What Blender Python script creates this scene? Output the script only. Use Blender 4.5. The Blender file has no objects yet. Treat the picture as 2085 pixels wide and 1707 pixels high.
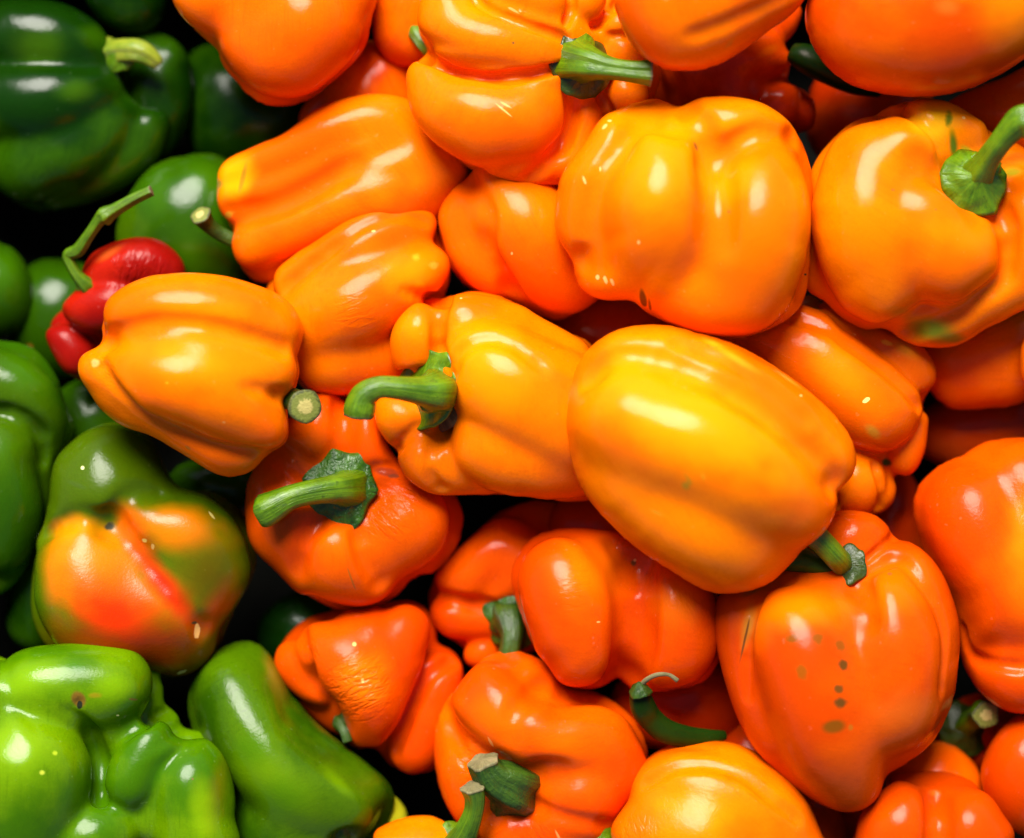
import bpy, math, random
import numpy as np
from mathutils import Vector, Matrix

# ------------------------------------------------------------------ camera, sky, sun, exposure
S = 0.0002                    # metres per photograph pixel in the plane z = 0
D = 1.20                      # camera height above that plane
CX, CY = 1042.5, 853.5
scene = bpy.context.scene
cam_data = bpy.data.cameras.new("camera")
cam = bpy.data.objects.new("camera", cam_data)
scene.collection.objects.link(cam)
cam.location = (0, 0, D)
cam_data.sensor_width = 36.0
cam_data.lens = 36.0 * D / (2085 * S)
cam_data.clip_start = 0.01
cam_data.clip_end = 50.0
cam_data.dof.use_dof = True
cam_data.dof.focus_distance = D - 0.010
cam_data.dof.aperture_fstop = 2.6
scene.camera = cam

SUN_ELEV, SUN_ROT = 46.0, -12.0           # sun towards the top of the picture, a little left
world = bpy.data.worlds.new("World")
scene.world = world
world.use_nodes = True
wn = world.node_tree.nodes
wn.clear()
sky = wn.new("ShaderNodeTexSky")
sky.sky_type = 'NISHITA'
sky.sun_disc = False
sky.sun_elevation = math.radians(SUN_ELEV)
sky.sun_rotation = math.radians(SUN_ROT)
sky.air_density = 1.0
sky.dust_density = 1.0
bg = wn.new("ShaderNodeBackground")
bg.inputs['Strength'].default_value = 0.05
wo = wn.new("ShaderNodeOutputWorld")
world.node_tree.links.new(sky.outputs[0], bg.inputs[0])
world.node_tree.links.new(bg.outputs[0], wo.inputs[0])

sd = bpy.data.lights.new("sun", 'SUN')
sun = bpy.data.objects.new("sun", sd)
scene.collection.objects.link(sun)
e_, r_ = math.radians(SUN_ELEV), math.radians(SUN_ROT)
to_sun = Vector((math.sin(r_) * math.cos(e_), math.cos(r_) * math.cos(e_), math.sin(e_)))
sun.rotation_euler = to_sun.to_track_quat('Z', 'Y').to_euler()
sd.energy = 5.0
sd.angle = math.radians(34)
sd.color = (1.0, 0.95, 0.88)
scene.view_settings.view_transform = 'Standard'
scene.view_settings.look = 'None'
scene.view_settings.exposure = 0.86
scene.view_settings.gamma = 1.0
scene.cycles.max_bounces = 6
scene.cycles.diffuse_bounces = 4
scene.cycles.glossy_bounces = 3
scene.cycles.transmission_bounces = 2
scene.cycles.use_denoising = True
scene.cycles.sample_clamp_indirect = 4.0

# ------------------------------------------------------------------ small helpers
def px(x, y, z=0.0):
    """photograph pixel at height z (in pixels) -> world point"""
    k = (D - z * S) / D
    return Vector(((x - CX) * S * k, -(y - CY) * S * k, z * S))

def tag(o, label=None, cat=None, group=None, kind=None):
    if label: o['label'] = label
    if cat: o['category'] = cat
    if group: o['group'] = group
    if kind: o['kind'] = kind
    return o

def make_obj(name, verts, faces, mat, parent=None, smooth=True):
    me = bpy.data.meshes.new(name)
    if isinstance(verts, np.ndarray): verts = verts.tolist()
    if isinstance(faces, np.ndarray): faces = faces.tolist()
    me.from_pydata(verts, [], faces)
    me.update()
    if smooth:
        me.polygons.foreach_set('use_smooth', [True] * len(me.polygons))
    if mat: me.materials.append(mat)
    o = bpy.data.objects.new(name, me)
    scene.collection.objects.link(o)
    if parent: o.parent = parent
    return o

def catmull(P, n, closed=False):
    P = np.asarray(P, float)
    m = len(P)
    if m == 1: return P
    out = []
    segs = m if closed else m - 1
    for i in range(segs):
        if closed:
            p0, p1, p2, p3 = P[(i-1) % m], P[i], P[(i+1) % m], P[(i+2) % m]
        else:
            p1, p2 = P[i], P[i+1]
            p0 = P[i-1] if i > 0 else 2*p1 - p2
            p3 = P[i+2] if i + 2 < m else 2*p2 - p1
        for t in np.arange(n) / n:
            out.append(0.5*((2*p1) + (-p0+p2)*t + (2*p0-5*p1+4*p2-p3)*t*t + (-p0+3*p1-3*p2+p3)*t**3))
    if not closed: out.append(P[-1])
    return np.array(out)

# ------------------------------------------------------------------ smooth blends of swelling lobes, meshed with surface nets
def densify(c):
    """lobe given by a few spheres (x,y,z,r) -> closely spaced spheres along its spline, with their blend width"""
    c = np.array(c, float)
    if len(c) == 1: return (c.astype(np.float32), 0.0, 0.0)
    q = catmull(c, 24)
    ln = np.concatenate([[0], np.cumsum(np.linalg.norm(np.diff(q[:, :3], axis=0), axis=1))])
    R = float(q[:, 3].mean())
    ds = R * .30
    n = max(2, int(math.ceil(ln[-1]/ds)) + 1)
    t = np.linspace(0, ln[-1], n)
    q = np.stack([np.interp(t, ln, q[:, i]) for i in range(4)], 1)
    kc = R * .085
    ds = ln[-1]/(n-1)
    bias = kc * math.log(max(1.0, math.sqrt(2*math.pi*R*kc)/ds))
    return (q.astype(np.float32), kc, bias)

def chain_dist(p, L):
    """p (N,3) -> distance to the swept lobe, smooth everywhere"""
    C, kc, bias = L
    if len(C) == 1:
        return np.sqrt(((p - C[0, :3])**2).sum(1)) - C[0, 3]
    ds = []
    p2 = np.einsum('ij,ij->i', p, p)
    M = p @ C[:, :3].T
    dd = np.sqrt(np.maximum(p2[:, None] - 2*M + (C[:, :3]**2).sum(1)[None], 1e-3)) - C[:, 3][None]
    m = dd.min(1)
    dd -= m[:, None]; dd *= -1.0/kc
    np.exp(dd, out=dd)
    return m - kc*np.log(dd.sum(1)) + bias

def smin(a, b, k):
    h = np.maximum(k - np.abs(a-b), 0) / k
    return np.minimum(a, b) - h*h*h*k/6.0

def smax(a, b, k):
    return -smin(-a, -b, k)

class Field:
    def __init__(self, lobes, cuts, k, seed, lump, core=None):
        self.core = core
        f32 = np.float32
        self.L = [densify(c) for c in lobes]
        self.C = [(densify(c), kk) for c, kk in cuts]
        self.k = k
        rng = np.random.RandomState(seed)
        self.w = rng.normal(size=(6, 3)).astype(f32)
        self.w /= np.linalg.norm(self.w, axis=1)[:, None]
        self.w *= (2*math.pi / rng.uniform(170, 420, 6))[:, None].astype(f32)
        self.ph = rng.uniform(0, 6.28, 6).astype(f32)
        self.lump = lump
    def __call__(self, p):
        d = None
        for c in self.L:
            e = chain_dist(p, c)
            d = e if d is None else smin(d, e, self.k)
        if self.core: d = smin(d, core_dist(p, self.core), self.k)
        for c, kk in self.C:
            q = c[0]; mg = float(q[:, 3].max()) + kk + 4
            m = ((p > q[:, :3].min(0) - mg) & (p < q[:, :3].max(0) + mg)).all(1)
            if m.any(): d[m] = smax(d[m], -chain_dist(p[m], c), kk)
        n = np.zeros(len(p), np.float32)
        for w, f in zip(self.w, self.ph):
            n += np.sin(p @ w + f)
        return d + n * (self.lump / 2.5)

def inflate(outline, g):
    """Poisson height of a closed outline, scaled so that a circle of radius R gives R*R - r*r; negative outside"""
    O = catmull(outline, 12, True)
    lo, hi = O.min(0) - 60, O.max(0) + 60
    xs = np.arange(lo[0], hi[0] + g, g); ys = np.arange(lo[1], hi[1] + g, g)
    X, Yg = np.meshgrid(xs, ys, indexing='ij')
    x, y = X.ravel(), Yg.ravel()
    A, B = O, np.roll(O, -1, 0)
    inside = np.zeros(len(x), bool)
    for (ax, ay), (bx, by) in zip(A, B):
        c = ((ay > y) != (by > y))
        if c.any():
            inside ^= c & (x < (bx-ax)*(y-ay)/((by-ay) if by != ay else 1e-9) + ax)
    D2 = ((x[:, None]-O[None, :, 0])**2 + (y[:, None]-O[None, :, 1])**2).min(1)
    dist = np.sqrt(D2).reshape(X.shape)
    inside = inside.reshape(X.shape)
    u = np.where(inside, dist*60, 0.0)
    for it in range(700):
        w = u.copy()
        w[1:-1, 1:-1] = .25*(u[2:, 1:-1]+u[:-2, 1:-1]+u[1:-1, 2:]+u[1:-1, :-2]) + g*g
        u = np.where(inside, u + (w-u)*1.0, 0.0)
    R = math.sqrt(u.max())
    u = np.where(inside, u, -(dist*dist + 2*R*dist)*.9)
    return xs, ys, u.astype(np.float32), R

def core_dist(p, core):
    xs, ys, u, R, s, zc, m = core
    fx = np.clip((p[:, 0]-xs[0])/(xs[1]-xs[0]), 0, len(xs)-1.001); fy = np.clip((p[:, 1]-ys[0])/(ys[1]-ys[0]), 0, len(ys)-1.001)
    i, j = fx.astype(np.int32), fy.astype(np.int32)
    a, b = (fx-i).astype(np.float32), (fy-j).astype(np.float32)
    v = (u[i, j]*(1-a)+u[i+1, j]*a)*(1-b) + (u[i, j+1]*(1-a)+u[i+1, j+1]*a)*b
    g = ((p[:, 2]-zc)/s)**2 - v
    return g/(np.sqrt(np.maximum(g + R*R, 1))+R) * max(s, .6) + m

def surface_net(F, lo, hi, h):
    ax = [np.arange(lo[i], hi[i] + h, h, dtype=np.float32) for i in range(3)]
    nx, ny, nz = [len(a) for a in ax]
    G = np.stack(np.meshgrid(*ax, indexing='ij'), -1).reshape(-1, 3)
    # cull: coarse evaluation first
    V = F(G).reshape(nx, ny, nz)
    ins = V < 0
    cnt = np.zeros((nx-1, ny-1, nz-1), np.float32)
    acc = np.zeros((nx-1, ny-1, nz-1, 3), np.float32)
    for axis in range(3):
        sl0 = [slice(None)]*3; sl1 = [slice(None)]*3
        sl0[axis] = slice(0, -1); sl1[axis] = slice(1, None)
        a, b = V[tuple(sl0)], V[tuple(sl1)]
        cr = (a < 0) != (b < 0)
        t = np.where(cr, a / np.where(cr, a-b, 1), 0)
        o = [i for i in range(3) if i != axis]
        for u in (0, 1):
            for v in (0, 1):
                s = [slice(None)]*3
                s[o[0]] = slice(u, u + V.shape[o[0]] - 1)
                s[o[1]] = slice(v, v + V.shape[o[1]] - 1)
                c_, t_ = cr[tuple(s)], t[tuple(s)]
                cnt += c_
                acc[..., axis] += t_
                acc[..., o[0]] += c_ * u
                acc[..., o[1]] += c_ * v
    act = cnt > 0
    idx = -np.ones(act.shape, np.int64)
    ids = np.argwhere(act)
    idx[act] = np.arange(len(ids))
    P = (ids + acc[act] / cnt[act][:, None]).astype(np.float32) * h + np.array(lo, np.float32)
    faces = []
    for axis in range(3):
        sl0 = [slice(1, -1)]*3; sl1 = [slice(1, -1)]*3
        sl0[axis] = slice(0, -1); sl1[axis] = slice(1, None)
        a, b = ins[tuple(sl0)], ins[tuple(sl1)]
        e = np.argwhere(a != b)
        flip = a[tuple(e.T)]
        o = [(axis+1) % 3, (axis+2) % 3]
        g = e.copy()
        for i in o: g[:, i] += 1
        def cell(du, dv):
            q = g.copy(); q[:, o[0]] -= du; q[:, o[1]] -= dv
            return idx[tuple(q.T)]
        c = np.stack([cell(1, 1), cell(0, 1), cell(0, 0), cell(1, 0)], 1)
        c[~flip] = c[~flip][:, ::-1]
        faces.append(c)
    Q = np.concatenate(faces)
    # relax tangentially, then settle on the surface
    e = np.concatenate([Q[:, [0, 1]], Q[:, [1, 2]], Q[:, [2, 3]], Q[:, [3, 0]]])
    deg = np.bincount(e.ravel(), minlength=len(P)).astype(np.float32)
    T = np.array([[1, -1, -1], [-1, -1, 1], [-1, 1, -1], [1, 1, 1]], np.float32)
    for it in range(3):
        A = np.zeros_like(P)
        for c in range(3):
            A[:, c] = np.bincount(e[:, 0], P[e[:, 1], c], len(P)) + np.bincount(e[:, 1], P[e[:, 0], c], len(P))
        P = (0.4*P + 0.6*A/deg[:, None]).astype(np.float32)
        g = np.zeros_like(P); f = 0
        for t in T:
            v = F(P + t*1.5)
            g += t * v[:, None]; f = f + v
        g /= 6.0; f = f / 4
        P -= (f / np.maximum((g*g).sum(1), .05))[:, None] * g
    return P, Q

def polar_max(P, c, nb):
    d = P - c
    th = (np.arctan2(d[:, 1], d[:, 0]) % (2*math.pi)) / (2*math.pi) * nb
    r = np.hypot(d[:, 0], d[:, 1])
    b = th.astype(int) % nb
    R = np.zeros(nb); np.maximum.at(R, b, r)
    z = R == 0
    if z.any():
        i = np.arange(nb)
        R = np.interp(i, i[~z], R[~z], period=nb)
    return R

def fit_outline(P, outline, strength=1.0, h=8.0):
    """widen or narrow the body round its middle so that it is as broad as the pepper in every direction"""
    O = catmull(outline, 24, True)
    area = 0.5*np.sum(O[:, 0]*np.roll(O[:, 1], -1) - np.roll(O[:, 0], -1)*O[:, 1])
    cr = O[:, 0]*np.roll(O[:, 1], -1) - np.roll(O[:, 0], -1)*O[:, 1]
    c = np.array([np.sum((O[:, 0]+np.roll(O[:, 0], -1))*cr), np.sum((O[:, 1]+np.roll(O[:, 1], -1))*cr)]) / (6*area)
    nb = int(np.clip(2*math.pi*math.sqrt(abs(area)/math.pi)/(h*1.5), 40, 180))
    Rt = polar_max(O, c, nb)
    sg = 2.2
    ker = np.exp(-0.5*(np.arange(-6, 7)/sg)**2); ker /= ker.sum()
    cs = lambda a: np.convolve(np.concatenate([a[-6:], a, a[:6]]), ker, 'valid')
    P = P.copy(); i = np.arange(nb)
    first = None
    for it, (sg, cl) in enumerate([(6, 1.4), (3, 1.25), (1.6, 1.15), (1.2, 1.1), (1, 1.08)]):
        ker = np.exp(-0.5*(np.arange(-12, 13)/sg)**2); ker /= ker.sum()
        cs = lambda a: np.convolve(np.concatenate([a[-12:], a, a[:12]]), ker, 'valid')
        Rm = polar_max(P[:, :2], c, nb)
        if first is None: first = (float((Rt/Rm).min()), float((Rt/Rm).max()))
        f = cs(np.clip(Rt/Rm, 1/cl, cl)); Rs = cs(Rm)
        d = P[:, :2] - c
        th = (np.arctan2(d[:, 1], d[:, 0]) % (2*math.pi)) / (2*math.pi) * nb - .5
        fv = np.interp(th, i, f, period=nb); rv = np.interp(th, i, Rs, period=nb)
        s = np.clip(np.hypot(d[:, 0], d[:, 1]) / rv, 0, 1)**1.3
        P[:, :2] = c + d * (1 + (fv-1)*s*strength)[:, None]
    fit_log.append(first)
    return P
fit_log = []

# ------------------------------------------------------------------ materials
def lin(c):
    return tuple(((v/255)/12.92 if v/255 <= .04045 else ((v/255+.055)/1.055)**2.4) for v in c)

class NT:
    def __init__(self, name):
        self.m = bpy.data.materials.new(name); self.m.use_nodes = True
        self.t = self.m.node_tree; self.t.nodes.clear()
        self.out = self.n('ShaderNodeOutputMaterial')
        self.b = self.n('ShaderNodeBsdfPrincipled')
        self.l(self.b.outputs[0], self.out.inputs[0])
    def n(self, k, **kw):
        x = self.t.nodes.new(k)
        for a, v in kw.items(): setattr(x, a, v)
        return x
    def l(self, a, b): self.t.links.new(a, b)
    def noise(self, vec, scale, detail=2, rough=.5, dist=0.0):
        x = self.n('ShaderNodeTexNoise')
        x.inputs['Scale'].default_value = scale; x.inputs['Detail'].default_value = detail
        x.inputs['Roughness'].default_value = rough; x.inputs['Distortion'].default_value = dist
        if vec: self.l(vec, x.inputs['Vector'])
        return x.outputs['Fac']
    def ramp(self, v, a, b, c=0.0, d=1.0, smooth=True):
        x = self.n('ShaderNodeMapRange'); x.interpolation_type = 'SMOOTHSTEP' if smooth else 'LINEAR'
        self.l(v, x.inputs[0])
        for i, q in enumerate((a, b, c, d)): x.inputs[i+1].default_value = q
        return x.outputs[0]
    def math(self, op, a, b=None):
        x = self.n('ShaderNodeMath', operation=op)
        for i, q in enumerate((a, b)):
            if q is None: continue
            if isinstance(q, (int, float)): x.inputs[i].default_value = q
            else: self.l(q, x.inputs[i])
        return x.outputs[0]
    def mix(self, f, a, b):
        x = self.n('ShaderNodeMix', data_type='RGBA')
        if isinstance(f, (int, float)): x.inputs[0].default_value = f
        else: self.l(f, x.inputs[0])
        for i, q in ((6, a), (7, b)):
            if isinstance(q, tuple): x.inputs[i].default_value = (*q[:3], 1)
            else: self.l(q, x.inputs[i])
        return x.outputs[2]
    def mapping(self, vec, loc=(0, 0, 0), rot=(0, 0, 0), scale=(1, 1, 1), kind='TEXTURE'):
        x = self.n('ShaderNodeMapping', vector_type=kind)
        x.inputs['Location'].default_value = loc; x.inputs['Rotation'].default_value = rot
        x.inputs['Scale'].default_value = scale
        self.l(vec, x.inputs['Vector'])
        return x.outputs[0]
    def length(self, v):
        x = self.n('ShaderNodeVectorMath', operation='LENGTH'); self.l(v, x.inputs[0])
        return x.outputs['Value']

SSS = 0.12
def skin_material(name, c1, c2, seed, marks, wrinkles, rough=.16, sss=None, tint=(1.0, .80, .78)):
    N = NT(name)
    tc = N.n('ShaderNodeTexCoord').outputs['Object']
    base = N.mapping(tc, (seed*.37, seed*.11, seed*.73), kind='POINT')
    n1 = N.noise(base, 16, 2, .5)
    n2 = N.noise(base, 70, 3, .55)
    f = N.ramp(N.math('ADD', N.math('MULTIPLY', n1, .8), N.math('MULTIPLY', n2, .2)), .42, .58)
    col = N.mix(f, c1, c2)
    # fine mottling and faint streaks in the flesh under the skin
    fm = N.ramp(N.noise(base, 1100, 2, .7), .3, .7, 0, .16)
    col = N.mix(fm, col, tuple(v*.62 for v in c1))
    st = N.noise(N.mapping(base, (0, 0, 0), (0, 0, seed), (.02, .0016, .0016)), 1.0, 3, .6)
    col = N.mix(N.ramp(st, .5, .75, 0, .32), col, tuple(v*.8 for v in c1))
    dots = N.ramp(N.noise(base, 420, 1, .4), .74, .80, 0, .25)
    col = N.mix(dots, col, tuple(min(1, v*1.25+.05) for v in c2))
    # tiny pale flecks of the skin
    vo = N.n('ShaderNodeTexVoronoi'); vo.inputs['Scale'].default_value = 170; vo.inputs['Randomness'].default_value = 1
    N.l(base, vo.inputs['Vector'])
    gate = N.ramp(N.noise(base, 45, 1), .62, .70)
    fleck = N.math('MULTIPLY', N.ramp(vo.outputs['Distance'], .05, .14, 1, 0), gate)
    col = N.mix(N.math('MULTIPLY', fleck, .15), col, tuple(min(1, v*1.6+.12) for v in c2))
    warp = N.noise(base, 300, 3, .6)
    warpb = N.noise(base, 60, 2, .5)
    rgh = N.ramp(N.noise(base, 40, 3), .3, .7, rough-.04, rough+.06)
    for (c, rr, rot, color, soft, stren) in marks:
        v = N.length(N.mapping(tc, c, (0, 0, rot), rr))
        big = max(rr) > 0.006
        v = N.math('ADD', v, N.math('MULTIPLY', N.math('SUBTRACT', warpb if big else warp, .5), .9 if big else 1.3))
        m = N.ramp(v, 1-soft, 1+soft*.35, stren, 0)
        col = N.mix(m, col, color)
        if not big and soft < .6:
            r2 = N.n('ShaderNodeMix', data_type='FLOAT')
            N.l(m, r2.inputs[0]); N.l(rgh, r2.inputs[2]); r2.inputs[3].default_value = .6
            rgh = r2.outputs[0]
    N.l(col, N.b.inputs['Base Color'])
    N.l(rgh, N.b.inputs['Roughness'])
    N.b.inputs['IOR'].default_value = 1.31
    N.b.inputs['Specular Tint'].default_value = (*tint, 1)
    N.b.inputs['Specular IOR Level'].default_value = .34 if tint[1] < 1 else .42
    s = SSS if sss is None else sss
    if s > 0:
        N.b.inputs['Subsurface Weight'].default_value = s
        N.b.inputs['Subsurface Radius'].default_value = (1, .45, .1)
        N.b.inputs['Subsurface Scale'].default_value = .006
    # relief: broad unevenness, pores, wrinkles
    b1 = N.n('ShaderNodeBump'); b1.inputs['Distance'].default_value = .0012; b1.inputs['Strength'].default_value = .3
    N.l(N.noise(base, 70, 3, .5), b1.inputs['Height'])
    b2 = N.n('ShaderNodeBump'); b2.inputs['Distance'].default_value = .00016; b2.inputs['Strength'].default_value = .5
    N.l(N.noise(base, 900, 2, .6), b2.inputs['Height'])
    N.l(b1.outputs[0], b2.inputs['Normal'])
    last = b2
    for (c, rr, rot, ang, dep) in wrinkles:
        v = N.length(N.mapping(tc, c, (0, 0, rot), rr))
        m = N.ramp(v, .35, 1.0, 1, 0)
        w = N.mapping(tc, (0, 0, 0), (0, 0, ang), (.0075, .0022, .004))
        h = N.math('MULTIPLY', N.ramp(N.noise(w, 1.0, 3, .5, .7), .3, .62), m)
        b3 = N.n('ShaderNodeBump'); b3.inputs['Distance'].default_value = dep; b3.inputs['Strength'].default_value = .6
        N.l(h, b3.inputs['Height']); N.l(last.outputs[0], b3.inputs['Normal'])
        last = b3
    N.l(last.outputs[0], N.b.inputs['Normal'])
    return N.m

def stem_material(name, c1, c2, dry=None, rough=.34, ridge=900, crumple=0.0):
    N = NT(name)
    tc = N.n('ShaderNodeTexCoord').outputs['Object']
    uv = N.n('ShaderNodeUVMap').outputs[0]
    n1 = N.noise(tc, 130, 3, .6)
    streak = N.noise(N.mapping(uv, (0, 0, 0), (0, 0, 0), (.03, .7, 1)), 1.0, 4, .65)
    col = N.mix(N.ramp(N.math('ADD', N.math('MULTIPLY', n1, .5), N.math('MULTIPLY', streak, .5)), .36, .62), c1, c2)
    if dry:
        col = N.mix(N.ramp(N.noise(tc, 260, 3, .6), .60, .74, 0, .7), col, dry)
    N.l(col, N.b.inputs['Base Color'])
    N.b.inputs['Roughness'].default_value = rough
    N.b.inputs['Subsurface Weight'].default_value = .08
    N.b.inputs['Subsurface Radius'].default_value = (.4, 1, .1)
    N.b.inputs['Subsurface Scale'].default_value = .003
    b = N.n('ShaderNodeBump'); b.inputs['Distance'].default_value = .0007; b.inputs['Strength'].default_value = .75
    N.l(N.math('ADD', streak, N.math('MULTIPLY', N.noise(tc, ridge, 2), .35)), b.inputs['Height'])
    if crumple:
        c = N.n('ShaderNodeBump'); c.inputs['Distance'].default_value = .0016; c.inputs['Strength'].default_value = crumple
        N.l(N.noise(tc, 190, 3, .6, 1.2), c.inputs['Height']); N.l(c.outputs[0], b.inputs['Normal'])
    N.l(b.outputs[0], N.b.inputs['Normal'])
    return N.m

def cut_material(name, c1, c2):
    N = NT(name)
    tc = N.n('ShaderNodeTexCoord').outputs['Object']
    uv = N.n('ShaderNodeUVMap').outputs[0]
    x = N.n('ShaderNodeSeparateXYZ'); N.l(uv, x.inputs[0])
    ring = N.math('ADD', x.outputs[1], N.math('MULTIPLY', N.math('SUBTRACT', N.noise(tc, 900, 3), .5), .5))
    col = N.mix(N.ramp(ring, .35, .55), c1, c2)
    col = N.mix(N.ramp(ring, .8, .98), col, tuple(v*.35 for v in c2))
    N.l(col, N.b.inputs['Base Color']); N.b.inputs['Roughness'].default_value = .6
    b = N.n('ShaderNodeBump'); b.inputs['Distance'].default_value = .0004; b.inputs['Strength'].default_value = .7
    N.l(N.noise(tc, 1400, 3), b.inputs['Height']); N.l(b.outputs[0], N.b.inputs['Normal'])
    return N.m

STEM = {
 'fresh': stem_material('fresh_stem', (.040, .105, .001), (.110, .215, .002), (.02,.06,.003), .32),
 'dark':  stem_material('dark_stem', (.012, .040, .002), (.035, .085, .003), None, .42, 900, .4),
 'calyx': stem_material('green_calyx', (.010, .048, .002), (.035, .12, .003), None, .36, 900, .9),
 'pale':  stem_material('pale_stem', (.10, .18, .008), (.26, .30, .02)),
 'dry':   stem_material('dried_stem', (.09, .08, .025), (.20, .17, .07), (.24, .18, .10), .7),
 'cut':   cut_material('cut_stem_end', (.42, .35, .10), (.15, .17, .02)),
 'cork':  stem_material('corky_rim', (.13, .05, .012), (.28, .14, .04), (.06, .025, .01), .8),
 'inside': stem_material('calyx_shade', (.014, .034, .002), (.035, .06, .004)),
}

# ------------------------------------------------------------------ stems and calyxes
def add_uv(o, uvs):
    me = o.data
    L = me.uv_layers.new(name='UVMap')
    vi = np.empty(len(me.loops), np.int32); me.loops.foreach_get('vertex_index', vi)
    L.data.foreach_set('uv', np.asarray(uvs, np.float32)[vi].ravel())

def frames(P):
    T = np.gradient(P, axis=0); T /= np.linalg.norm(T, axis=1)[:, None] + 1e-9
    u = np.cross(T[0], [0.13, .21, .97]); u /= np.linalg.norm(u)
    U = []
    for t in T:
        u = u - t*np.dot(u, t); u /= np.linalg.norm(u); U.append(u.copy())
    U = np.array(U)
    return T, U, np.cross(T, U)

def make_tube(name, C, mat, parent, org, flute=.06, nf=5, n=20, dens=7, seed=0, twist=.6, end_round=False):
    """C: (x,y,z,r) control points in photograph pixels; org: parent world location"""
    Q = catmull(C, dens)
    W = np.array([px(q[0], q[1], q[2]) for q in Q]) - np.array(org)
    R = Q[:, 3]*S
    T, U, V = frames(W)
    th = np.linspace(0, 2*math.pi, n, endpoint=False)
    vs, uvs = [], []
    for i in range(len(W)):
        s = i/(len(W)-1)
        fl = 1 + flute*np.cos(nf*th + seed + twist*s*3) + flute*.5*np.cos((nf-2)*th + 2*seed)
        for a, f in zip(th, fl):
            vs.append(W[i] + R[i]*f*(math.cos(a)*U[i] + math.sin(a)*V[i])); uvs.append((a/6.283, s))
    fs = []
    m = len(W)
    for i in range(m-1):
        for j in range(n):
            fs.append((i*n+j, i*n+(j+1) % n, (i+1)*n+(j+1) % n, (i+1)*n+j))
    vs.append(W[0]); uvs.append((0, 0)); fs += [(len(vs)-1, (j+1) % n, j) for j in range(n)]
    tip = W[-1] + (T[-1]*R[-1]*.7 if end_round else -T[-1]*R[-1]*.12)
    vs.append(tip); uvs.append((0, 1)); fs += [(len(vs)-1, (m-1)*n+j, (m-1)*n+(j+1) % n) for j in range(n)]
    o = make_obj(name, np.array(vs), fs, mat, parent)
    add_uv(o, uvs)
    return o, W[-1], T[-1], U[-1], V[-1], R[-1], th, (1 + flute*np.cos(nf*th + seed + twist*3) + flute*.5*np.cos((nf-2)*th + 2*seed))

def make_stem(parent, org, C, mat='fresh', cut='cut', seed=0, flute=.07, name='stem'):
    o, W, T, U, V, R, th, fl = make_tube(name, C, STEM[mat], parent, org, flute=flute, seed=seed)
    if cut:
        n = len(th); vs, uvs, fs = [], [], []
        rings = [(0, .10), (.4, .13), (.75, .02), (.97, .06), (1.04, .0), (1.03, -.12)]
        for r, h in rings:
            for a, f in zip(th, fl):
                vs.append(W + R*r*f*(math.cos(a)*U + math.sin(a)*V) + T*R*h); uvs.append((a/6.283, min(r, 1)))
        for i in range(len(rings)-1):
            for j in range(n):
                fs.append((i*n+j, i*n+(j+1) % n, (i+1)*n+(j+1) % n, (i+1)*n+j))
        fs = [f[::-1] for f in fs]
        c = make_obj('cut_end', np.array(vs), fs, STEM[cut], o)
        add_uv(c, uvs)
    return o

def make_calyx(parent, org, c, nrm, R, corners=6, dome=.25, curl=-.25, mat='calyx', seed=0, squash=1.0, rot=0.0, name='calyx', ragged=.1):
    """cap of sepals round the foot of the stem; c in photograph pixels, nrm a direction (image right, image up, towards the camera)"""
    rng = np.random.RandomState(seed+5)
    n = 72; rings = 12
    nv = Vector(nrm).normalized()
    u = nv.cross(Vector((0.2, 1, .1))).normalized(); v = nv.cross(u)
    C = px(*c) - Vector(org)
    cor = np.sort((np.arange(corners) + rng.uniform(-.22, .22, corners))/corners*2*math.pi)
    amp = rng.uniform(.08, .22, corners)
    th = np.linspace(0, 2*math.pi, n, endpoint=False)
    ro = np.ones(n)*.86
    for a, am in zip(cor, amp):
        dd = np.abs((th-a+math.pi) % (2*math.pi)-math.pi)
        ro += am*np.exp(-dd/.3)
    ro += ragged*.4*np.sin(th*3+seed)*.5 + ragged*.3*np.sin(th*7+seed*2)*.5
    vs, fs, uvs = [], [], []
    wob = rng.uniform(0, 6.28, 4)
    for i in range(rings+1):
        t = i/rings
        for j, a in enumerate(th):
            r = t*ro[j]*R*S
            h = dome*(1-t)**1.6 + curl*t**3 + .045*t*math.sin(4*a+wob[0]) + .07*t*t*math.sin(2*a+wob[1]) + .022*t*math.sin(7*a+9*t+wob[2]) + .018*math.sin(14*t+3*a+wob[3])*t
            p = C + (u*math.cos(a+rot) + v*math.sin(a+rot)*squash)*r + nv*(h*R*S)
            vs.append(p); uvs.append((a/6.283, t))
    for i in range(rings):
        for j in range(n):
            fs.append((i*n+j, (i+1)*n+j, (i+1)*n+(j+1) % n, i*n+(j+1) % n))
    o = make_obj(name, [tuple(q) for q in vs], fs, STEM[mat], parent)
    add_uv(o, uvs)
    md = o.modifiers.new('thickness', 'SOLIDIFY'); md.thickness = .0012*min(1, R/60); md.offset = -.6
    return o

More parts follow.
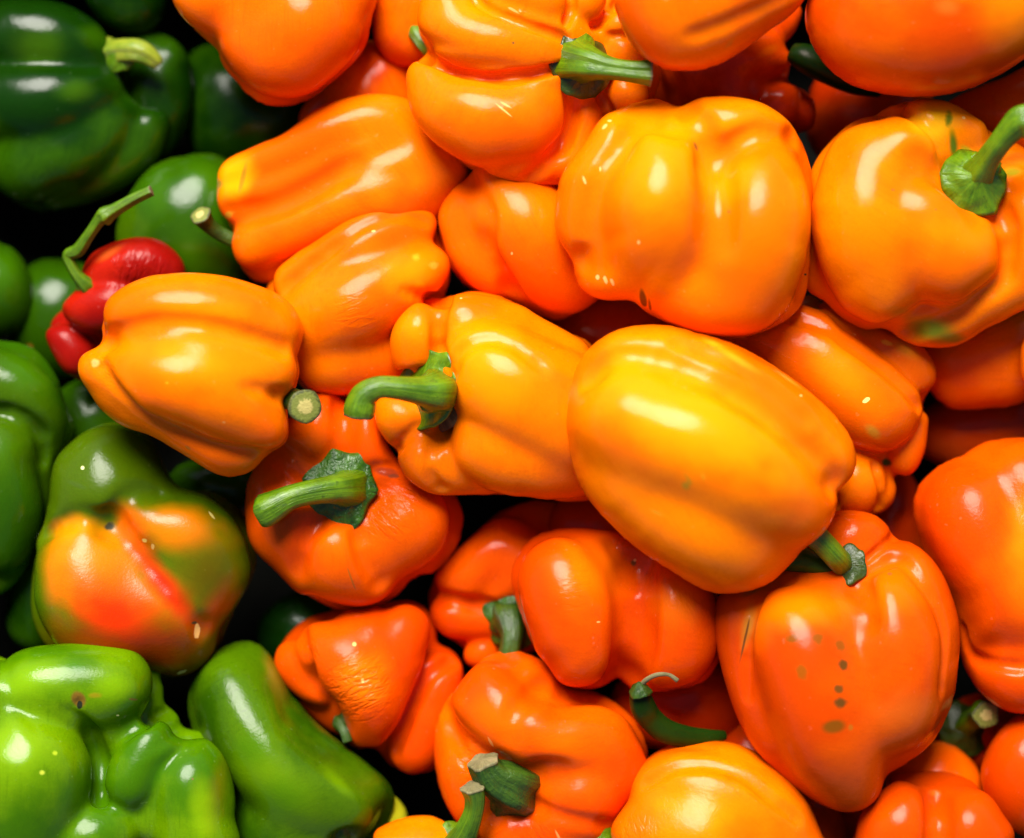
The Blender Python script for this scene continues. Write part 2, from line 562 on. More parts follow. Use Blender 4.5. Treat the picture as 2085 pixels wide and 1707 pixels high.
# ------------------------------------------------------------------ peppers
GRP = {}
def pepper(label, z0, outline, lobes, c1, c2, name='orange_bell_pepper', cat='bell pepper', group='orange bell peppers in the heap',
           k=34, cuts=(), creases=(), h=8.0, marks=(), wrinkles=(), stems=(), calyx=(), seed=None, lump=2.0, rough=.16, core=True, sss=None, fit=1.0, cs=None, cz=-45, crs=.55):
    seed = seed if seed is not None else (sum(ord(c) for c in label) * 7) % 997
    O = np.array(outline, float)
    cx, cy = (O[:, 0].min()+O[:, 0].max())/2, (O[:, 1].min()+O[:, 1].max())/2
    loc = px(cx, cy, z0)
    L = [[list(s) for s in c] for c in lobes]
    F = Field([np.array(c, float) for c in L], [(np.array(c, float), kk) for c, kk in cuts], k, seed, lump,
              (*inflate(outline, 8.0), cs or (.52 if len(lobes) > 3 else .85), cz if len(lobes) > 3 else 0, 5.0) if core else None)
    A = np.concatenate([np.array(c, float) for c in L])
    zs = np.arange(300, -260, -5.0)
    extra = []
    for cr in creases:
        pts, cr_r, dep = cr[0], cr[1]*1.15, cr[2]*crs; mode = cr[3] if len(cr) > 3 else 'end'
        q = catmull(pts, 4)
        tt = np.linspace(0, 1, len(q))
        fac = {'end': np.cos(tt*math.pi/2)**.6, 'both': np.sin(tt*math.pi)**.5, 'full': np.ones(len(q))}[mode]
        G = np.stack([np.repeat(q[:, 0], len(zs)), np.repeat(q[:, 1], len(zs)), np.tile(zs, len(q))], 1).astype(np.float32)
        V = F(G).reshape(len(q), len(zs)) < 0
        hit = V.any(1); zi = zs[np.argmax(V, 1)]
        q, fac, zi = q[hit], fac[hit], zi[hit]
        if len(q) < 2: continue
        ch = np.stack([q[:, 0], q[:, 1], zi + cr_r - dep*fac, np.full(len(q), cr_r*1.0)], 1)
        extra.append((densify(ch), cr_r*1.1))
    F.C = F.C + extra
    lo = (A[:, :3]-A[:, 3:]).min(0) - 22; hi = (A[:, :3]+A[:, 3:]).max(0) + 22
    if core:
        lo[:2] = np.minimum(lo[:2], O.min(0)-26); hi[:2] = np.maximum(hi[:2], O.max(0)+26)
        th_ = F.core[3]*F.core[4] + 30
        lo[2] = min(lo[2], F.core[5]-th_); hi[2] = max(hi[2], F.core[5]+th_)
    P, Q = surface_net(F, lo, hi, h)
    if fit: P = fit_outline(P, outline, fit, h)
    top = P[:, 2]
    def surf(x, y):
        d = np.hypot(P[:, 0]-x, P[:, 1]-y)
        m = d < max(14.0, h*1.8)
        if not m.any(): m = d < d.min()+12
        zm = P[m, 2].max()
        i = np.where(m & (P[:, 2] > zm-30))[0]
        i = i[np.argsort(d[i])[:4]]
        return float(P[i, 2].mean())
    kk = (D - z0*S)/D
    def local(x, y, z): return ((x-cx)*S*kk, -(y-cy)*S*kk, z*S)
    Vv = np.stack([(P[:, 0]-cx)*S*kk, -(P[:, 1]-cy)*S*kk, P[:, 2]*S], 1)
    Q = Q[:, ::-1]                                       # the y flip turns faces over
    if fit and (fit_log[-1][0] < .86 or fit_log[-1][1] > 1.17): print('FIT', [round(v,2) for v in fit_log[-1]], label[:60])
    mk = []
    for m in marks:
        x, y, rx, ry, rot, col, soft, st = m
        mk.append((local(x, y, surf(x, y)), (rx*S, ry*S, max(rx, ry, 8)*S*1.6), math.radians(-rot), col, soft, st))
    wr = []
    for (x, y, rx, ry, rot, ang, dep) in wrinkles:
        wr.append((local(x, y, surf(x, y)), (rx*S, ry*S, max(rx, ry)*S*1.3), math.radians(-rot), math.radians(-ang), dep))
    mat = skin_material(name.replace('pepper', 'skin'), c1, c2, seed, mk, wr, rough, sss, (1, .80, .78) if c1[0] > c1[1] else (1, 1, 1))
    if stems or calyx:
        root = bpy.data.objects.new(name, None); scene.collection.objects.link(root)
        root.location = loc; root.empty_display_size = .02
        make_obj('body', Vv, Q, mat, root)
        for cxy in calyx:
            cc = dict(cxy); x, y = cc.pop('at'); dz = cc.pop('h', 0)
            make_calyx(root, loc, (x, y, z0 + surf(x, y) + dz), seed=seed, **cc)
        for st in stems:
            st = dict(st); C = st.pop('path'); dz = st.pop('h', 0)
            zb = z0 + (surf(C[0][0], C[0][1]) if not st.pop('abs', False) else 0) + dz
            C = list(C); fl_ = st.pop('flare', 1.3); (a0, b0, c0, d0), (a1, b1, c1_, d1) = C[0], C[1]
            C = [(a0+(a0-a1)*.12, b0+(b0-b1)*.12, c0-d0*.75, d0*fl_)] + C      # the foot flares into the cap
            make_stem(root, loc, [(a, b, zb + c, d) for a, b, c, d in C], seed=seed % 6, **st)
    else:
        root = make_obj(name, Vv, Q, mat)
        root.location = loc
    tag(root, label, cat, group)
    return root
# ------------------------------------------------------------------ skins
Y1, Y2 = (.88, .118, .0003), (.90, .175, .0004)        # yellow-orange
O1, O2 = (.76, .085, .0003), (.82, .135, .0003)        # orange
R1, R2 = (.66, .042, .0003), (.74, .066, .0003)        # red-orange
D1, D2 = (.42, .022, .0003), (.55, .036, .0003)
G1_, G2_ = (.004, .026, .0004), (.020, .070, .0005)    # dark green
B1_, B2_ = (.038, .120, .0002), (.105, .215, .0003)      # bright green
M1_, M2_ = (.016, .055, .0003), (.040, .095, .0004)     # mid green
YEL = (.90, .265, .0005); GRN = (.10, .20, .004); DGR = (.05, .14, .004)  # YEL: yellower skin, also painting the lit upper zones of orange peppers
BRN = (.16, .07, .01); TAN = (.75, .50, .16); PALE = (.88, .50, .14); RED = (.62, .015, .006)
OLV = (.22, .17, .01)

# ------------------------------------------------------------------ dark floor under the heap, with added walls blocking side light
N = NT('blocker_tray_dark')
tcn = N.n('ShaderNodeTexCoord').outputs['Object']
N.l(N.mix(N.noise(tcn, 40, 3), (.006, .007, .006), (.014, .014, .012)), N.b.inputs['Base Color'])
N.b.inputs['Roughness'].default_value = .9; N.b.inputs['Specular IOR Level'].default_value = 0.0
zf, zt = -620*S, -60*S
x0, x1, y0, y1 = (-170-CX)*S, (2290-CX)*S, -(1900-CY)*S, -(-230-CY)*S
t = 30*S
tv, tf = [], []
def box(a, b):
    n = len(tv)
    for z in (a[2], b[2]):
        tv.extend([(a[0], a[1], z), (b[0], a[1], z), (b[0], b[1], z), (a[0], b[1], z)])
    tf.extend([tuple(n+i for i in f) for f in ((3,2,1,0),(4,5,6,7),(0,1,5,4),(1,2,6,5),(2,3,7,6),(3,0,4,7))])
box((x0, y0, zf-t), (x1, y1, zf))
box((x0-t, y0-t, zf-t), (x0, y1+t, zt)); box((x1, y0-t, zf-t), (x1+t, y1+t, zt))  # walls added out of view to keep side light from under the heap
box((x0, y0-t, zf-t), (x1, y0, zt)); box((x0, y1, zf-t), (x1, y1+t, zt))
blocker_tray = make_obj('stall_tray_added_walls', tv, tf, N.m, smooth=False)
tag(blocker_tray, kind='structure')

def P(label, z0, outline, lobes, c1, c2, **kw): return pepper(label, z0, outline, lobes, c1, c2, **kw)

# ------------------------------------------------------------------ orange peppers, top of the heap
P("large glossy yellow-orange pepper, four-lobed blossom end up, with a dark scar on its lower edge", 90,
  [(1190,290),(1230,235),(1290,205),(1345,197),(1388,212),(1440,195),(1500,200),(1560,215),(1610,250),(1640,290),(1658,350),(1660,430),(1655,520),(1648,590),(1625,635),(1580,665),(1520,685),(1470,690),(1420,682),(1370,662),(1320,635),(1280,610),(1220,608),(1180,580),(1165,530),(1140,490),(1130,440),(1138,370),(1160,330)],
  [[(1400,440,-90,190)], [(1345,345,40,92),(1345,440,52,120),(1340,530,20,100)], [(1545,385,40,88),(1530,480,52,112),(1510,590,20,90)],
   [(1420,265,20,58),(1500,270,20,66),(1560,290,5,60)], [(1240,290,0,62),(1215,390,0,72),(1200,480,-10,68)], [(1420,600,10,85)], [(1240,570,-20,45),(1290,570,10,50)]],
  (0.82,0.140,.0003), (0.86,0.195,.0003), cs=.5, cz=-60, crs=.95, creases=[([(1447,335),(1425,275),(1392,222)],24,16,'full'),([(1450,335),(1490,303),(1545,278),(1620,285)],22,14),([(1447,345),(1453,420),(1450,510)],30,14),([(1375,262),(1300,262),(1235,320),(1192,430),(1172,540)],24,6,'both')],
  k=66, h=7.5, lump=2.5,
  cuts=[([(1445,345,175,34)], 60)],
  marks=[(1350,300,150,120,0,YEL,.95,.3),(1350,330,150,130,20,YEL,.95,.35),(1500,370,60,50,0,YEL,.8,.5),(1490,270,60,35,0,YEL,.8,.4),(1308,612,7,26,-14,(.10,.035,.006),.35,.9),(1322,625,3,22,-14,(.12,.04,.006),.4,.8),
         (1412,305,4,11,-25,BRN,.5,.8),(1232,573,4,9,-20,PALE,.15,1),(1245,577,3,8,-20,PALE,.15,1),(1216,566,4,5,0,PALE,.2,1),(1230,262,8,4,-50,PALE,.5,.8),(1240,250,5,3,0,PALE,.4,.8),
         (1640,565,3,17,12,(.05,.04,.01),.3,1),(1645,558,8,3,0,(.07,.05,.01),.3,1),(1188,372,3,9,-20,PALE,.4,.7),(1294,503,3,4,0,PALE,.3,.9),(1475,440,4,3,0,BRN,.3,.7),(1220,350,2,5,0,PALE,.3,.8)])

P("big smooth yellow-orange pepper lying aslant in the middle, with two small green smears", 135,
  [(1165,770),(1195,715),(1240,680),(1290,664),(1350,662),(1420,675),(1500,700),(1580,745),(1660,805),(1710,855),(1738,900),(1745,950),(1725,985),(1700,1002),(1706,1025),(1690,1070),(1640,1120),(1600,1165),(1560,1195),(1500,1210),(1440,1205),(1370,1165),(1300,1120),(1250,1075),(1200,1020),(1170,960),(1152,880),(1150,830)],
  [[(1330,850,-70,170),(1500,970,-80,160)], [(1270,735,15,62),(1370,745,30,66),(1500,800,30,68),(1600,865,20,66),(1680,935,0,58)],
   [(1270,860,35,112),(1400,900,60,122),(1520,960,55,118),(1610,1030,15,90)], [(1280,960,0,90),(1420,1060,15,105),(1500,1110,0,92)]],
  (0.82,0.125,.0003), (0.86,0.178,.0003), creases=[([(1190,770),(1250,722),(1340,728),(1440,768),(1560,845),(1670,940),(1712,1004)],26,12,'full'),([(1380,690),(1500,745),(1640,850)],20,4,'both')],
  k=72, h=7.5, lump=2.2,
  marks=[(1400,850,240,110,28,YEL,.95,.75),(1290,740,110,50,-10,YEL,.95,.45),(1620,960,90,50,30,YEL,.95,.5),(1380,850,200,75,28,YEL,.8,.55),(1560,975,60,25,25,YEL,.8,.3),(1388,985,9,13,20,(.30,.22,.01),.8,.7),(1392,975,4,16,-30,(.28,.22,.01),.7,.5),(1330,1040,16,4,25,(.35,.22,.01),.8,.6),(1420,968,5,9,-20,(.5,.3,.01),.8,.5),  # broad YEL marks put the lit-side hue into the skin
         (1490,730,60,9,32,(.45,.36,.01),.9,.5),(1600,770,30,6,38,(.4,.3,.01),.9,.5),(1450,700,26,10,20,(.5,.42,.01),.9,.5),(1625,806,3,2,0,PALE,.3,.8)])

P("central orange pepper with a thick curved green stem and brown corky calyx rim", -25,
  [(940,594),(985,592),(1040,610),(1100,645),(1150,672),(1210,705),(1260,800),(1275,900),(1250,990),(1210,1018),(1150,1022),(1090,1012),(1010,1008),(940,1008),(880,1005),(843,985),(820,960),(808,925),(785,895),(765,860),(765,820),(782,790),(797,745),(795,700),(805,660),(830,630),(870,608),(910,603)],
  [[(1050,820,-80,160),(1150,860,-80,140)], [(975,735,50,88),(1040,790,60,120),(1150,850,30,130)], [(1000,900,40,92),(1080,920,30,92),(1180,930,0,80)],
   [(940,660,25,62),(1020,690,0,76),(1140,760,-20,80)], [(850,672,18,58),(848,725,12,52)], [(930,680,-20,60)], [(815,850,5,56),(880,870,-10,60)], [(868,935,25,58),(930,950,0,60),(1000,950,-30,56)]],
  (0.82,0.118,.0003), (0.86,0.170,.0003), cs=.4, cz=-70, creases=[([(915,862),(884,910),(878,960),(910,1008)],14,14,'full'),([(905,748),(893,700),(898,650),(908,612)],14,14,'full'),([(915,770),(932,722),(985,692),(1050,705),(1110,750)],16,12),([(850,868),(818,905),(806,935)],12,10,'full'),([(860,762),(825,768),(790,770)],12,8,'full')],
  k=26, h=7.5,
  cuts=[([(862,800,100,52)], 34)],
  marks=[(980,760,90,110,0,YEL,.95,.6),(850,670,50,40,0,YEL,.9,.5),(1000,700,70,70,0,YEL,.9,.5),(930,650,30,30,0,YEL,.9,.3),(940,610,3,2,0,PALE,.3,.6),(1030,800,60,60,0,YEL,.9,.3)],
  calyx=[dict(at=(892,800), h=38, nrm=(-.72,.1,.69), R=86, corners=5, dome=.10, curl=-.10, mat='cork', ragged=.05, squash=1.05, name='corky_rim'),
         dict(at=(878,797), h=60, nrm=(-.72,.1,.69), R=88, corners=6, dome=.42, curl=.10, mat='fresh', ragged=.2, squash=1.0)],
  stems=[dict(abs=True, path=[(884,798,150,40),(856,797,172,28),(815,792,190,23),(772,790,196,22),(742,806,192,26),(733,832,186,31),(731,848,183,29)], flare=1.12, cut='cut', mat='fresh', flute=.06)])

P("orange pepper with pinched left tip lying over the red pepper, round cut stem facing out", 60,
  [(205,650),(230,605),(290,570),(370,558),(450,562),(520,580),(575,605),(605,640),(615,680),(603,722),(607,755),(598,790),(580,815),(583,850),(587,880),(575,905),(545,925),(525,945),(500,965),(460,970),(420,955),(370,925),(310,890),(250,868),(205,835),(175,790),(160,755),(163,728),(182,716),(202,702)],
  [[(330,740,-70,130),(450,760,-70,140)], [(285,645,30,72),(370,640,40,80),(470,640,35,78),(548,665,10,62)], [(255,740,30,48),(330,775,62,85),(420,790,62,92),(520,860,25,66)],
   [(420,730,50,80),(540,755,25,62)], [(240,800,-10,58),(340,850,-5,62),(440,900,-5,60),(490,915,-15,46)], [(200,752,10,38),(260,770,10,56)]],
  (0.82,0.118,.0003), (0.86,0.170,.0003), creases=[([(215,708),(250,684),(330,662),(430,668),(520,690),(604,722)],18,11,'full'),([(212,748),(240,795),(285,843),(360,885),(450,915),(540,930)],16,10,'full'),([(590,815),(560,800),(520,790)],16,8)],
  k=52, h=7.5,
  marks=[(400,720,200,70,5,YEL,.95,.4),(420,640,110,36,5,YEL,.9,.4),(430,745,100,46,8,YEL,.9,.45),(200,740,4,4,0,BRN,.4,1),(202,741,9,9,0,PALE,.5,.5),(388,912,7,4,30,(.4,.14,.01),.6,.7),(358,782,4,3,0,YEL,.4,.8),(468,860,4,2,0,PALE,.4,.5)],
  wrinkles=[(240,760,36,30,0,40,.0003)],
  stems=[dict(path=[(560,810,-40,24),(590,812,-26,23),(610,822,0,26),(621,828,46,33)], cut='cut', mat='dark', flute=.025, abs=True, h=20)])

P("red-orange pepper with a wrinkled shoulder and a dark ragged calyx, its club-shaped stem pointing left", -120,
  [(640,805),(700,788),(760,810),(800,920),(860,970),(915,1000),(940,1045),(938,1090),(920,1130),(890,1165),(850,1175),(830,1190),(800,1220),(750,1243),(700,1248),(650,1230),(600,1200),(560,1160),(520,1120),(500,1070),(498,1010),(515,960),(545,905),(590,850)],
  [[(700,1020,-90,180)], [(580,960,10,70),(590,1060,25,86),(620,1130,10,80)], [(690,1120,40,95),(740,1150,15,86)], [(830,1060,35,88),(800,1100,20,80)],
   [(640,870,20,75)], [(760,900,20,80),(820,980,20,60)]],
  (0.680,0.060,.0003), (0.740,0.090,.0003), cs=.42, cz=-60, creases=[([(655,1062),(622,1105),(605,1170)],20,20),([(738,1082),(752,1130),(785,1190)],20,20),([(640,960),(590,925),(560,920)],22,14),([(750,960),(790,935),(830,925)],16,14),([(700,940),(705,880),(700,820)],20,8)],
  k=40, h=7.5, cuts=[([(700,1000,135,56)], 60)],
  marks=[(640,900,70,70,0,O2,.9,.5),(690,1090,50,40,0,Y1,.9,.4),(790,960,26,9,10,(.25,.03,.01),.5,.8),(805,968,12,5,0,(.12,.03,.01),.4,.7),(722,1175,2,28,-18,(.3,.1,.01),.3,.7),(558,1003,3,3,0,PALE,.3,.6)],
  wrinkles=[(800,1040,75,80,0,40,.0006),(830,1000,60,50,0,20,.0005)],
  calyx=[dict(at=(694,998), h=26, nrm=(.02,.0,1), R=74, corners=6, dome=.28, curl=-.12, mat='calyx', ragged=.2, squash=1.15)],
  stems=[dict(path=[(706,994,24,42),(690,995,52,32),(648,1000,76,26),(596,1012,90,25),(560,1030,88,31),(541,1040,84,34),(532,1043,80,30)], cut=None, mat='fresh', flute=.06)])

P("long ribbed orange pepper with a yellow patch at its narrow left end", -140,
  [(442,365),(465,325),(520,300),(580,275),(640,232),(700,207),(770,196),(840,210),(920,270),(960,340),(930,400),(890,450),(830,490),(750,530),(640,565),(560,575),(510,567),(482,530),(472,490),(473,468),(455,440),(440,400)],
  [[(580,430,-70,110),(780,360,-70,130)], [(485,350,10,42),(560,325,25,52),(660,285,40,62),(760,260,40,62),(860,280,20,66)],
   [(490,410,10,46),(570,390,30,46),(680,345,50,52),(780,330,50,60),(880,340,20,70)], [(520,500,15,48),(590,470,40,58),(690,425,50,66),(800,400,40,74),(880,400,10,60)], [(560,530,-20,42),(700,490,0,58),(800,460,0,60)]],
  (0.800,0.100,.0003), (0.840,0.155,.0003), creases=[([(465,440),(560,427),(640,392),(720,345),(820,305)],22,15,'both')],
  k=36, h=7.5,
  marks=[(478,360,50,56,20,(.90,.34,.001),.8,.95),(500,365,5,34,14,(.2,.14,.01),.6,.7),(450,378,9,12,0,(.3,.2,.02),.6,.9),(468,440,14,7,-30,(.4,.35,.02),.6,.6)],
  stems=[dict(path=[(500,500,-20,16),(470,488,-10,15),(440,472,0,15),(420,455,14,17),(408,438,34,22)], cut='cut', mat='dark', flute=.05, abs=True, h=10)])

P("orange pepper with a yellow bruised tip, squeezed between the ribbed pepper and the curved-stem pepper", -110,
  [(538,585),(590,530),(650,490),(720,445),(790,421),(850,420),(885,442),(890,478),(912,520),(915,560),(905,600),(880,680),(850,760),(790,800),(700,808),(620,795),(585,740),(560,680),(545,630)],
  [[(720,640,-60,140)], [(620,580,30,60),(720,520,50,66),(800,480,40,56),(840,470,20,46)], [(640,660,40,82),(730,620,62,92),(820,570,55,68),(862,548,42,50)], [(680,725,20,80),(780,720,0,76)]],
  (0.800,0.100,.0003), (0.840,0.155,.0003), creases=[([(585,590),(660,525),(740,468),(820,445),(885,470)],14,9,'both'),([(830,600),(860,610),(900,610)],12,6)],
  k=38, h=7.5,
  marks=[(850,560,70,54,0,(.90,.25,.0006),.95,.75),(886,545,12,9,0,(.35,.3,.02),.7,.8),(850,530,10,9,0,(.5,.4,.02),.8,.6),(860,590,20,12,60,YEL,.6,.7),(765,478,5,3,0,PALE,.3,.8)],
  wrinkles=[(730,640,60,50,0,-20,.0003)])

P("rounded orange pepper tucked between the ribbed pepper and the big four-lobed one", -110,
  [(895,430),(918,392),(955,358),(1000,320),(1100,300),(1200,360),(1240,480),(1245,570),(1212,615),(1170,640),(1130,650),(1080,635),(1010,610),(962,590),(930,560),(905,520),(892,470)],
  [[(1080,470,-60,140)], [(948,430,20,50),(970,510,20,52),(1010,560,10,44)], [(1030,400,40,84),(1080,480,60,98),(1130,550,30,84)], [(1170,560,10,76)]],
  (0.800,0.105,.0003), (0.840,0.150,.0003), creases=[([(950,375),(985,440),(990,520),(1040,600)],22,9,'both')],
  k=46, h=8, marks=[(1010,410,60,50,0,Y2,.9,.5),(1042,524,3,4,0,PALE,.3,.8)])

P("deeply folded orange pepper near the top with a green stem pointing right", -20,
  [(828,165),(842,122),(872,100),(852,60),(860,0),(900,-60),(1000,-100),(1130,-90),(1230,-60),(1290,0),(1330,70),(1348,150),(1315,220),(1230,290),(1190,350),(1130,378),(1050,375),(980,350),(920,320),(870,280),(838,230)],
  [[(1060,120,-80,200)],
   [(915,20,40,62),(930,70,60,62),(1010,100,80,58),(1095,110,70,52)],
   [(880,170,30,52),(900,220,40,66),(980,250,50,90),(1060,250,50,86),(1100,190,50,50)], [(1040,310,20,66),(1100,320,10,54)],
   [(1050,-20,50,60),(1110,15,60,52)], [(1185,10,35,46)], [(1260,60,10,44)], [(1270,110,5,44)], [(1270,190,0,46),(1240,220,-20,40)], [(1190,235,10,36),(1175,300,0,42),(1130,335,0,40)]],
  (0.800,0.105,.0003), (0.840,0.160,.0003), cs=.42, cz=-60, crs=1.0, creases=[([(862,112),(905,146),(980,168),(1060,166),(1150,146)],12,22,'full'),([(1160,165),(1162,250),(1120,330),(1080,370)],16,14),([(950,-30),(985,25),(1060,62),(1150,92)],12,18,'full'),([(1150,60),(1160,20),(1150,-30)],10,14,'full'),([(1205,60),(1240,30),(1260,0)],10,14,'full'),([(1240,80),(1290,80),(1320,85)],9,12,'full'),([(1215,190),(1235,230),(1230,270)],10,12,'full')],
  k=18, h=7, lump=1.5, cuts=[([(1195,125,110,46)], 30), ([(870,108,110,12),(960,148,130,9),(1060,160,125,8),(1140,145,120,10)], 26)],
  marks=[(960,20,80,50,0,YEL,.9,.5),(1045,105,3,3,0,BRN,.3,1),(1025,238,2,22,-50,PALE,.3,.7),(1030,228,2,16,-60,PALE,.3,.6),(1045,35,14,3,30,PALE,.4,.5)],
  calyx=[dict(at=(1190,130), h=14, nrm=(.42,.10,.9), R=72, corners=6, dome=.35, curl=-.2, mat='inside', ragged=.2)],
  stems=[dict(path=[(1178,128,18,44),(1205,132,56,32),(1245,140,74,22),(1290,146,78,22),(1325,148,76,27)], cut='dry', mat='fresh', flute=.1)])

P("orange pepper cut off by the top edge, hanging over the tip of a green stem", 150,
  [(1253,-20),(1260,40),(1285,90),(1330,130),(1390,145),(1450,136),(1510,105),(1570,60),(1630,10),(1650,-50),(1600,-130),(1450,-170),(1310,-130)],
  [[(1400,-10,-30,130),(1510,-40,-30,110)], [(1330,0,20,74),(1390,60,20,80)], [(1460,20,25,90),(1540,-20,10,84)]],
  (0.780,0.095,.0003), (0.820,0.140,.0003), creases=[([(1400,95),(1480,66),(1560,30),(1640,-20)],16,6,'both')],
  k=50, h=9, marks=[(1330,5,30,5,25,PALE,.5,.5),(1480,98,14,5,-50,(.5,.2,.02),.8,.5)])

P("orange pepper in the top row hanging over the dark green ones", -60,
  [(350,-10),(380,45),(422,78),(440,100),(452,130),(480,165),(520,200),(570,212),(630,196),(690,152),(740,92),(757,30),(765,-40),(700,-120),(500,-140),(370,-80)],
  [[(580,-10,-40,150)], [(420,-10,20,68),(470,20,10,60)], [(520,70,20,74),(580,110,30,94),(630,50,30,110)], [(690,0,0,72)]],
  (0.760,0.080,.0003), (0.800,0.120,.0003), k=40, h=9, marks=[(400,0,50,50,0,Y2,.9,.5)])

P("small orange pepper with a stub of stem wedged between two larger at the top", -190,
  [(757,30),(762,-50),(830,-90),(900,-60),(910,40),(890,110),(850,135),(800,130),(768,95)],
  [[(830,0,-20,80)], [(810,70,10,52),(850,80,0,50)], [(800,0,20,54)]], R1, O2, k=24, h=10,
  stems=[dict(path=[(850,70,-4,18),(866,95,8,15),(880,110,0,13)], cut=None, mat='fresh')])

P("shaded orange pepper lying behind the ribbed pepper below the top row", -270,
  [(610,260),(660,165),(730,90),(790,95),(850,150),(860,260),(800,340),(700,330)],
  [[(740,210,0,110)], [(700,180,30,60),(650,240,20,50)], [(790,150,20,70)]], R1, O2, k=30, h=10)

P("broad orange pepper in the top right corner with a yellowish patch", 100,
  [(1642,20),(1650,80),(1680,130),(1730,170),(1800,190),(1880,197),(1960,185),(2040,150),(2100,105),(2165,20),(2150,-100),(2000,-170),(1800,-160),(1680,-90)],
  [[(1820,0,-20,170),(1980,-10,-20,160)], [(1780,50,20,125),(1900,60,30,120)], [(2030,20,20,115)]],
  (0.660,0.058,.0003), (0.740,0.095,.0003), k=70, h=9, marks=[(2060,30,110,100,0,(.88,.22,.0006),.95,.8),(2075,15,14,9,0,(.5,.35,.03),.7,.6),(1905,38,30,20,0,(.7,.13,.01),.8,.6),(2065,132,7,4,-40,(.3,.08,.01),.5,.7),(1940,10,40,30,0,O2,.9,.6)])

P("orange pepper at the right edge with upright green stem and green streaks on its shoulder", 30,
  [(1690,290),(1740,245),(1790,228),(1820,210),(1870,200),(1930,208),(1980,235),(2030,265),(2100,300),(2160,380),(2175,500),(2130,600),(2070,640),(2010,670),(1955,703),(1895,706),(1850,694),(1810,668),(1765,668),(1720,645),(1685,612),(1645,580),(1632,500),(1640,400),(1660,335)],
  [[(1860,440,-90,190),(1980,430,-90,170)], [(1770,345,30,92),(1760,460,50,110),(1790,560,20,98)], [(1830,320,50,80),(1870,330,50,60)], [(1860,450,62,100),(1920,530,55,94),(1985,500,45,62)],
   [(1880,262,15,60),(1960,270,0,50)], [(2090,440,20,80),(2120,540,0,80)], [(1900,640,-35,62),(2000,610,-20,72),(2070,560,-10,70)]],
  (0.82,0.128,.0003), (0.86,0.182,.0003), cs=.45, cz=-60, crs=.75, creases=[([(1945,385),(1918,330),(1890,275),(1840,238),(1795,228)],16,18,'full'),([(2020,425),(2048,500),(2040,570),(1985,622),(1920,655),(1850,680)],18,14,'full'),([(1950,400),(1900,360),(1850,330)],26,10),([(2030,340),(2080,330),(2140,340)],14,12)],
  k=44, h=7.5, cuts=[([(1985,360,135,50)], 48)],
  marks=[(1890,255,60,40,0,(.9,.5,.006),.8,.7),(1932,300,10,36,-8,(.06,.13,.003),.8,.95),(1922,248,9,18,10,(.07,.14,.003),.8,.9),(1965,312,20,9,30,(.3,.36,.01),.8,.8),(2060,350,34,13,-20,(.25,.3,.01),.8,.8),(2085,330,40,12,0,YEL,.9,.6),
         (1895,668,56,30,10,(.12,.2,.01),.8,.95),(1940,690,30,12,0,(.12,.2,.01),.8,.8),(1830,640,40,14,10,(.3,.25,.01),.9,.5),(1800,398,4,2,0,BRN,.3,.6),(1883,438,2,2,0,BRN,.3,.8),(1955,428,10,2,8,(.4,.2,.02),.3,.5),(1955,245,4,3,0,PALE,.3,.8),(1940,480,90,46,10,YEL,.9,.4)],
  calyx=[dict(at=(1985,368), h=26, nrm=(.10,.22,.96), R=74, corners=5, dome=.42, curl=-.24, mat='fresh', ragged=.12)],
  stems=[dict(path=[(1994,352,34,34),(2008,330,62,25),(2030,300,92,22),(2055,270,112,24),(2078,250,122,30),(2098,250,126,34)], cut='cut', mat='fresh', flute=.1)])

P("dim orange pepper with a bluish highlight under the green-patched pepper at the right edge", -190,
  [(1870,690),(1950,660),(2040,640),(2120,630),(2140,740),(2090,815),(2000,833),(1930,828),(1888,790),(1868,740)],
  [[(1990,730,0,88),(2060,720,0,88)], [(1940,750,10,66)]], O1, O2, k=40, h=10)

P("orange pepper aslant behind the big middle one, clustered lobes at its lower right", -85,
  [(1470,690),(1540,655),(1640,600),(1690,620),(1760,650),(1830,680),(1880,708),(1905,750),(1900,792),(1882,822),(1892,850),(1885,920),(1860,965),(1827,975),(1826,1015),(1800,1045),(1740,1052),(1680,1040),(1600,980),(1500,860)],
  [[(1620,760,-60,120),(1740,880,-70,110)], [(1580,690,30,80),(1680,750,45,88),(1770,830,40,88),(1800,850,30,72)], [(1700,660,0,46),(1800,720,0,52),(1850,760,-5,50)], [(1858,870,-20,42),(1850,925,-20,50)], [(1735,985,-10,74)], [(1785,1005,-40,50)]],
  (0.720,0.105,.0003), (0.800,0.155,.0003), cs=.4, cz=-60, crs=.9, creases=[([(1600,640),(1700,688),(1800,765),(1862,830)],14,9,'full'),([(1690,1035),(1700,960),(1640,900)],14,6),([(1778,950),(1792,1000),(1790,1040)],8,9,'full')],
  k=18, h=7.5,
  marks=[(1700,770,110,44,40,YEL,.9,.45),(1748,816,9,4,-30,(.95,.75,.2),.15,1),(1735,682,8,4,20,PALE,.4,.7),(1800,700,14,6,20,(.8,.4,.02),.5,.8),(1765,880,20,10,40,(.45,.3,.02),.9,.6),(1840,710,40,20,35,(.5,.3,.02),.9,.5),(1806,942,12,10,0,(.05,.10,.01),.5,1)])

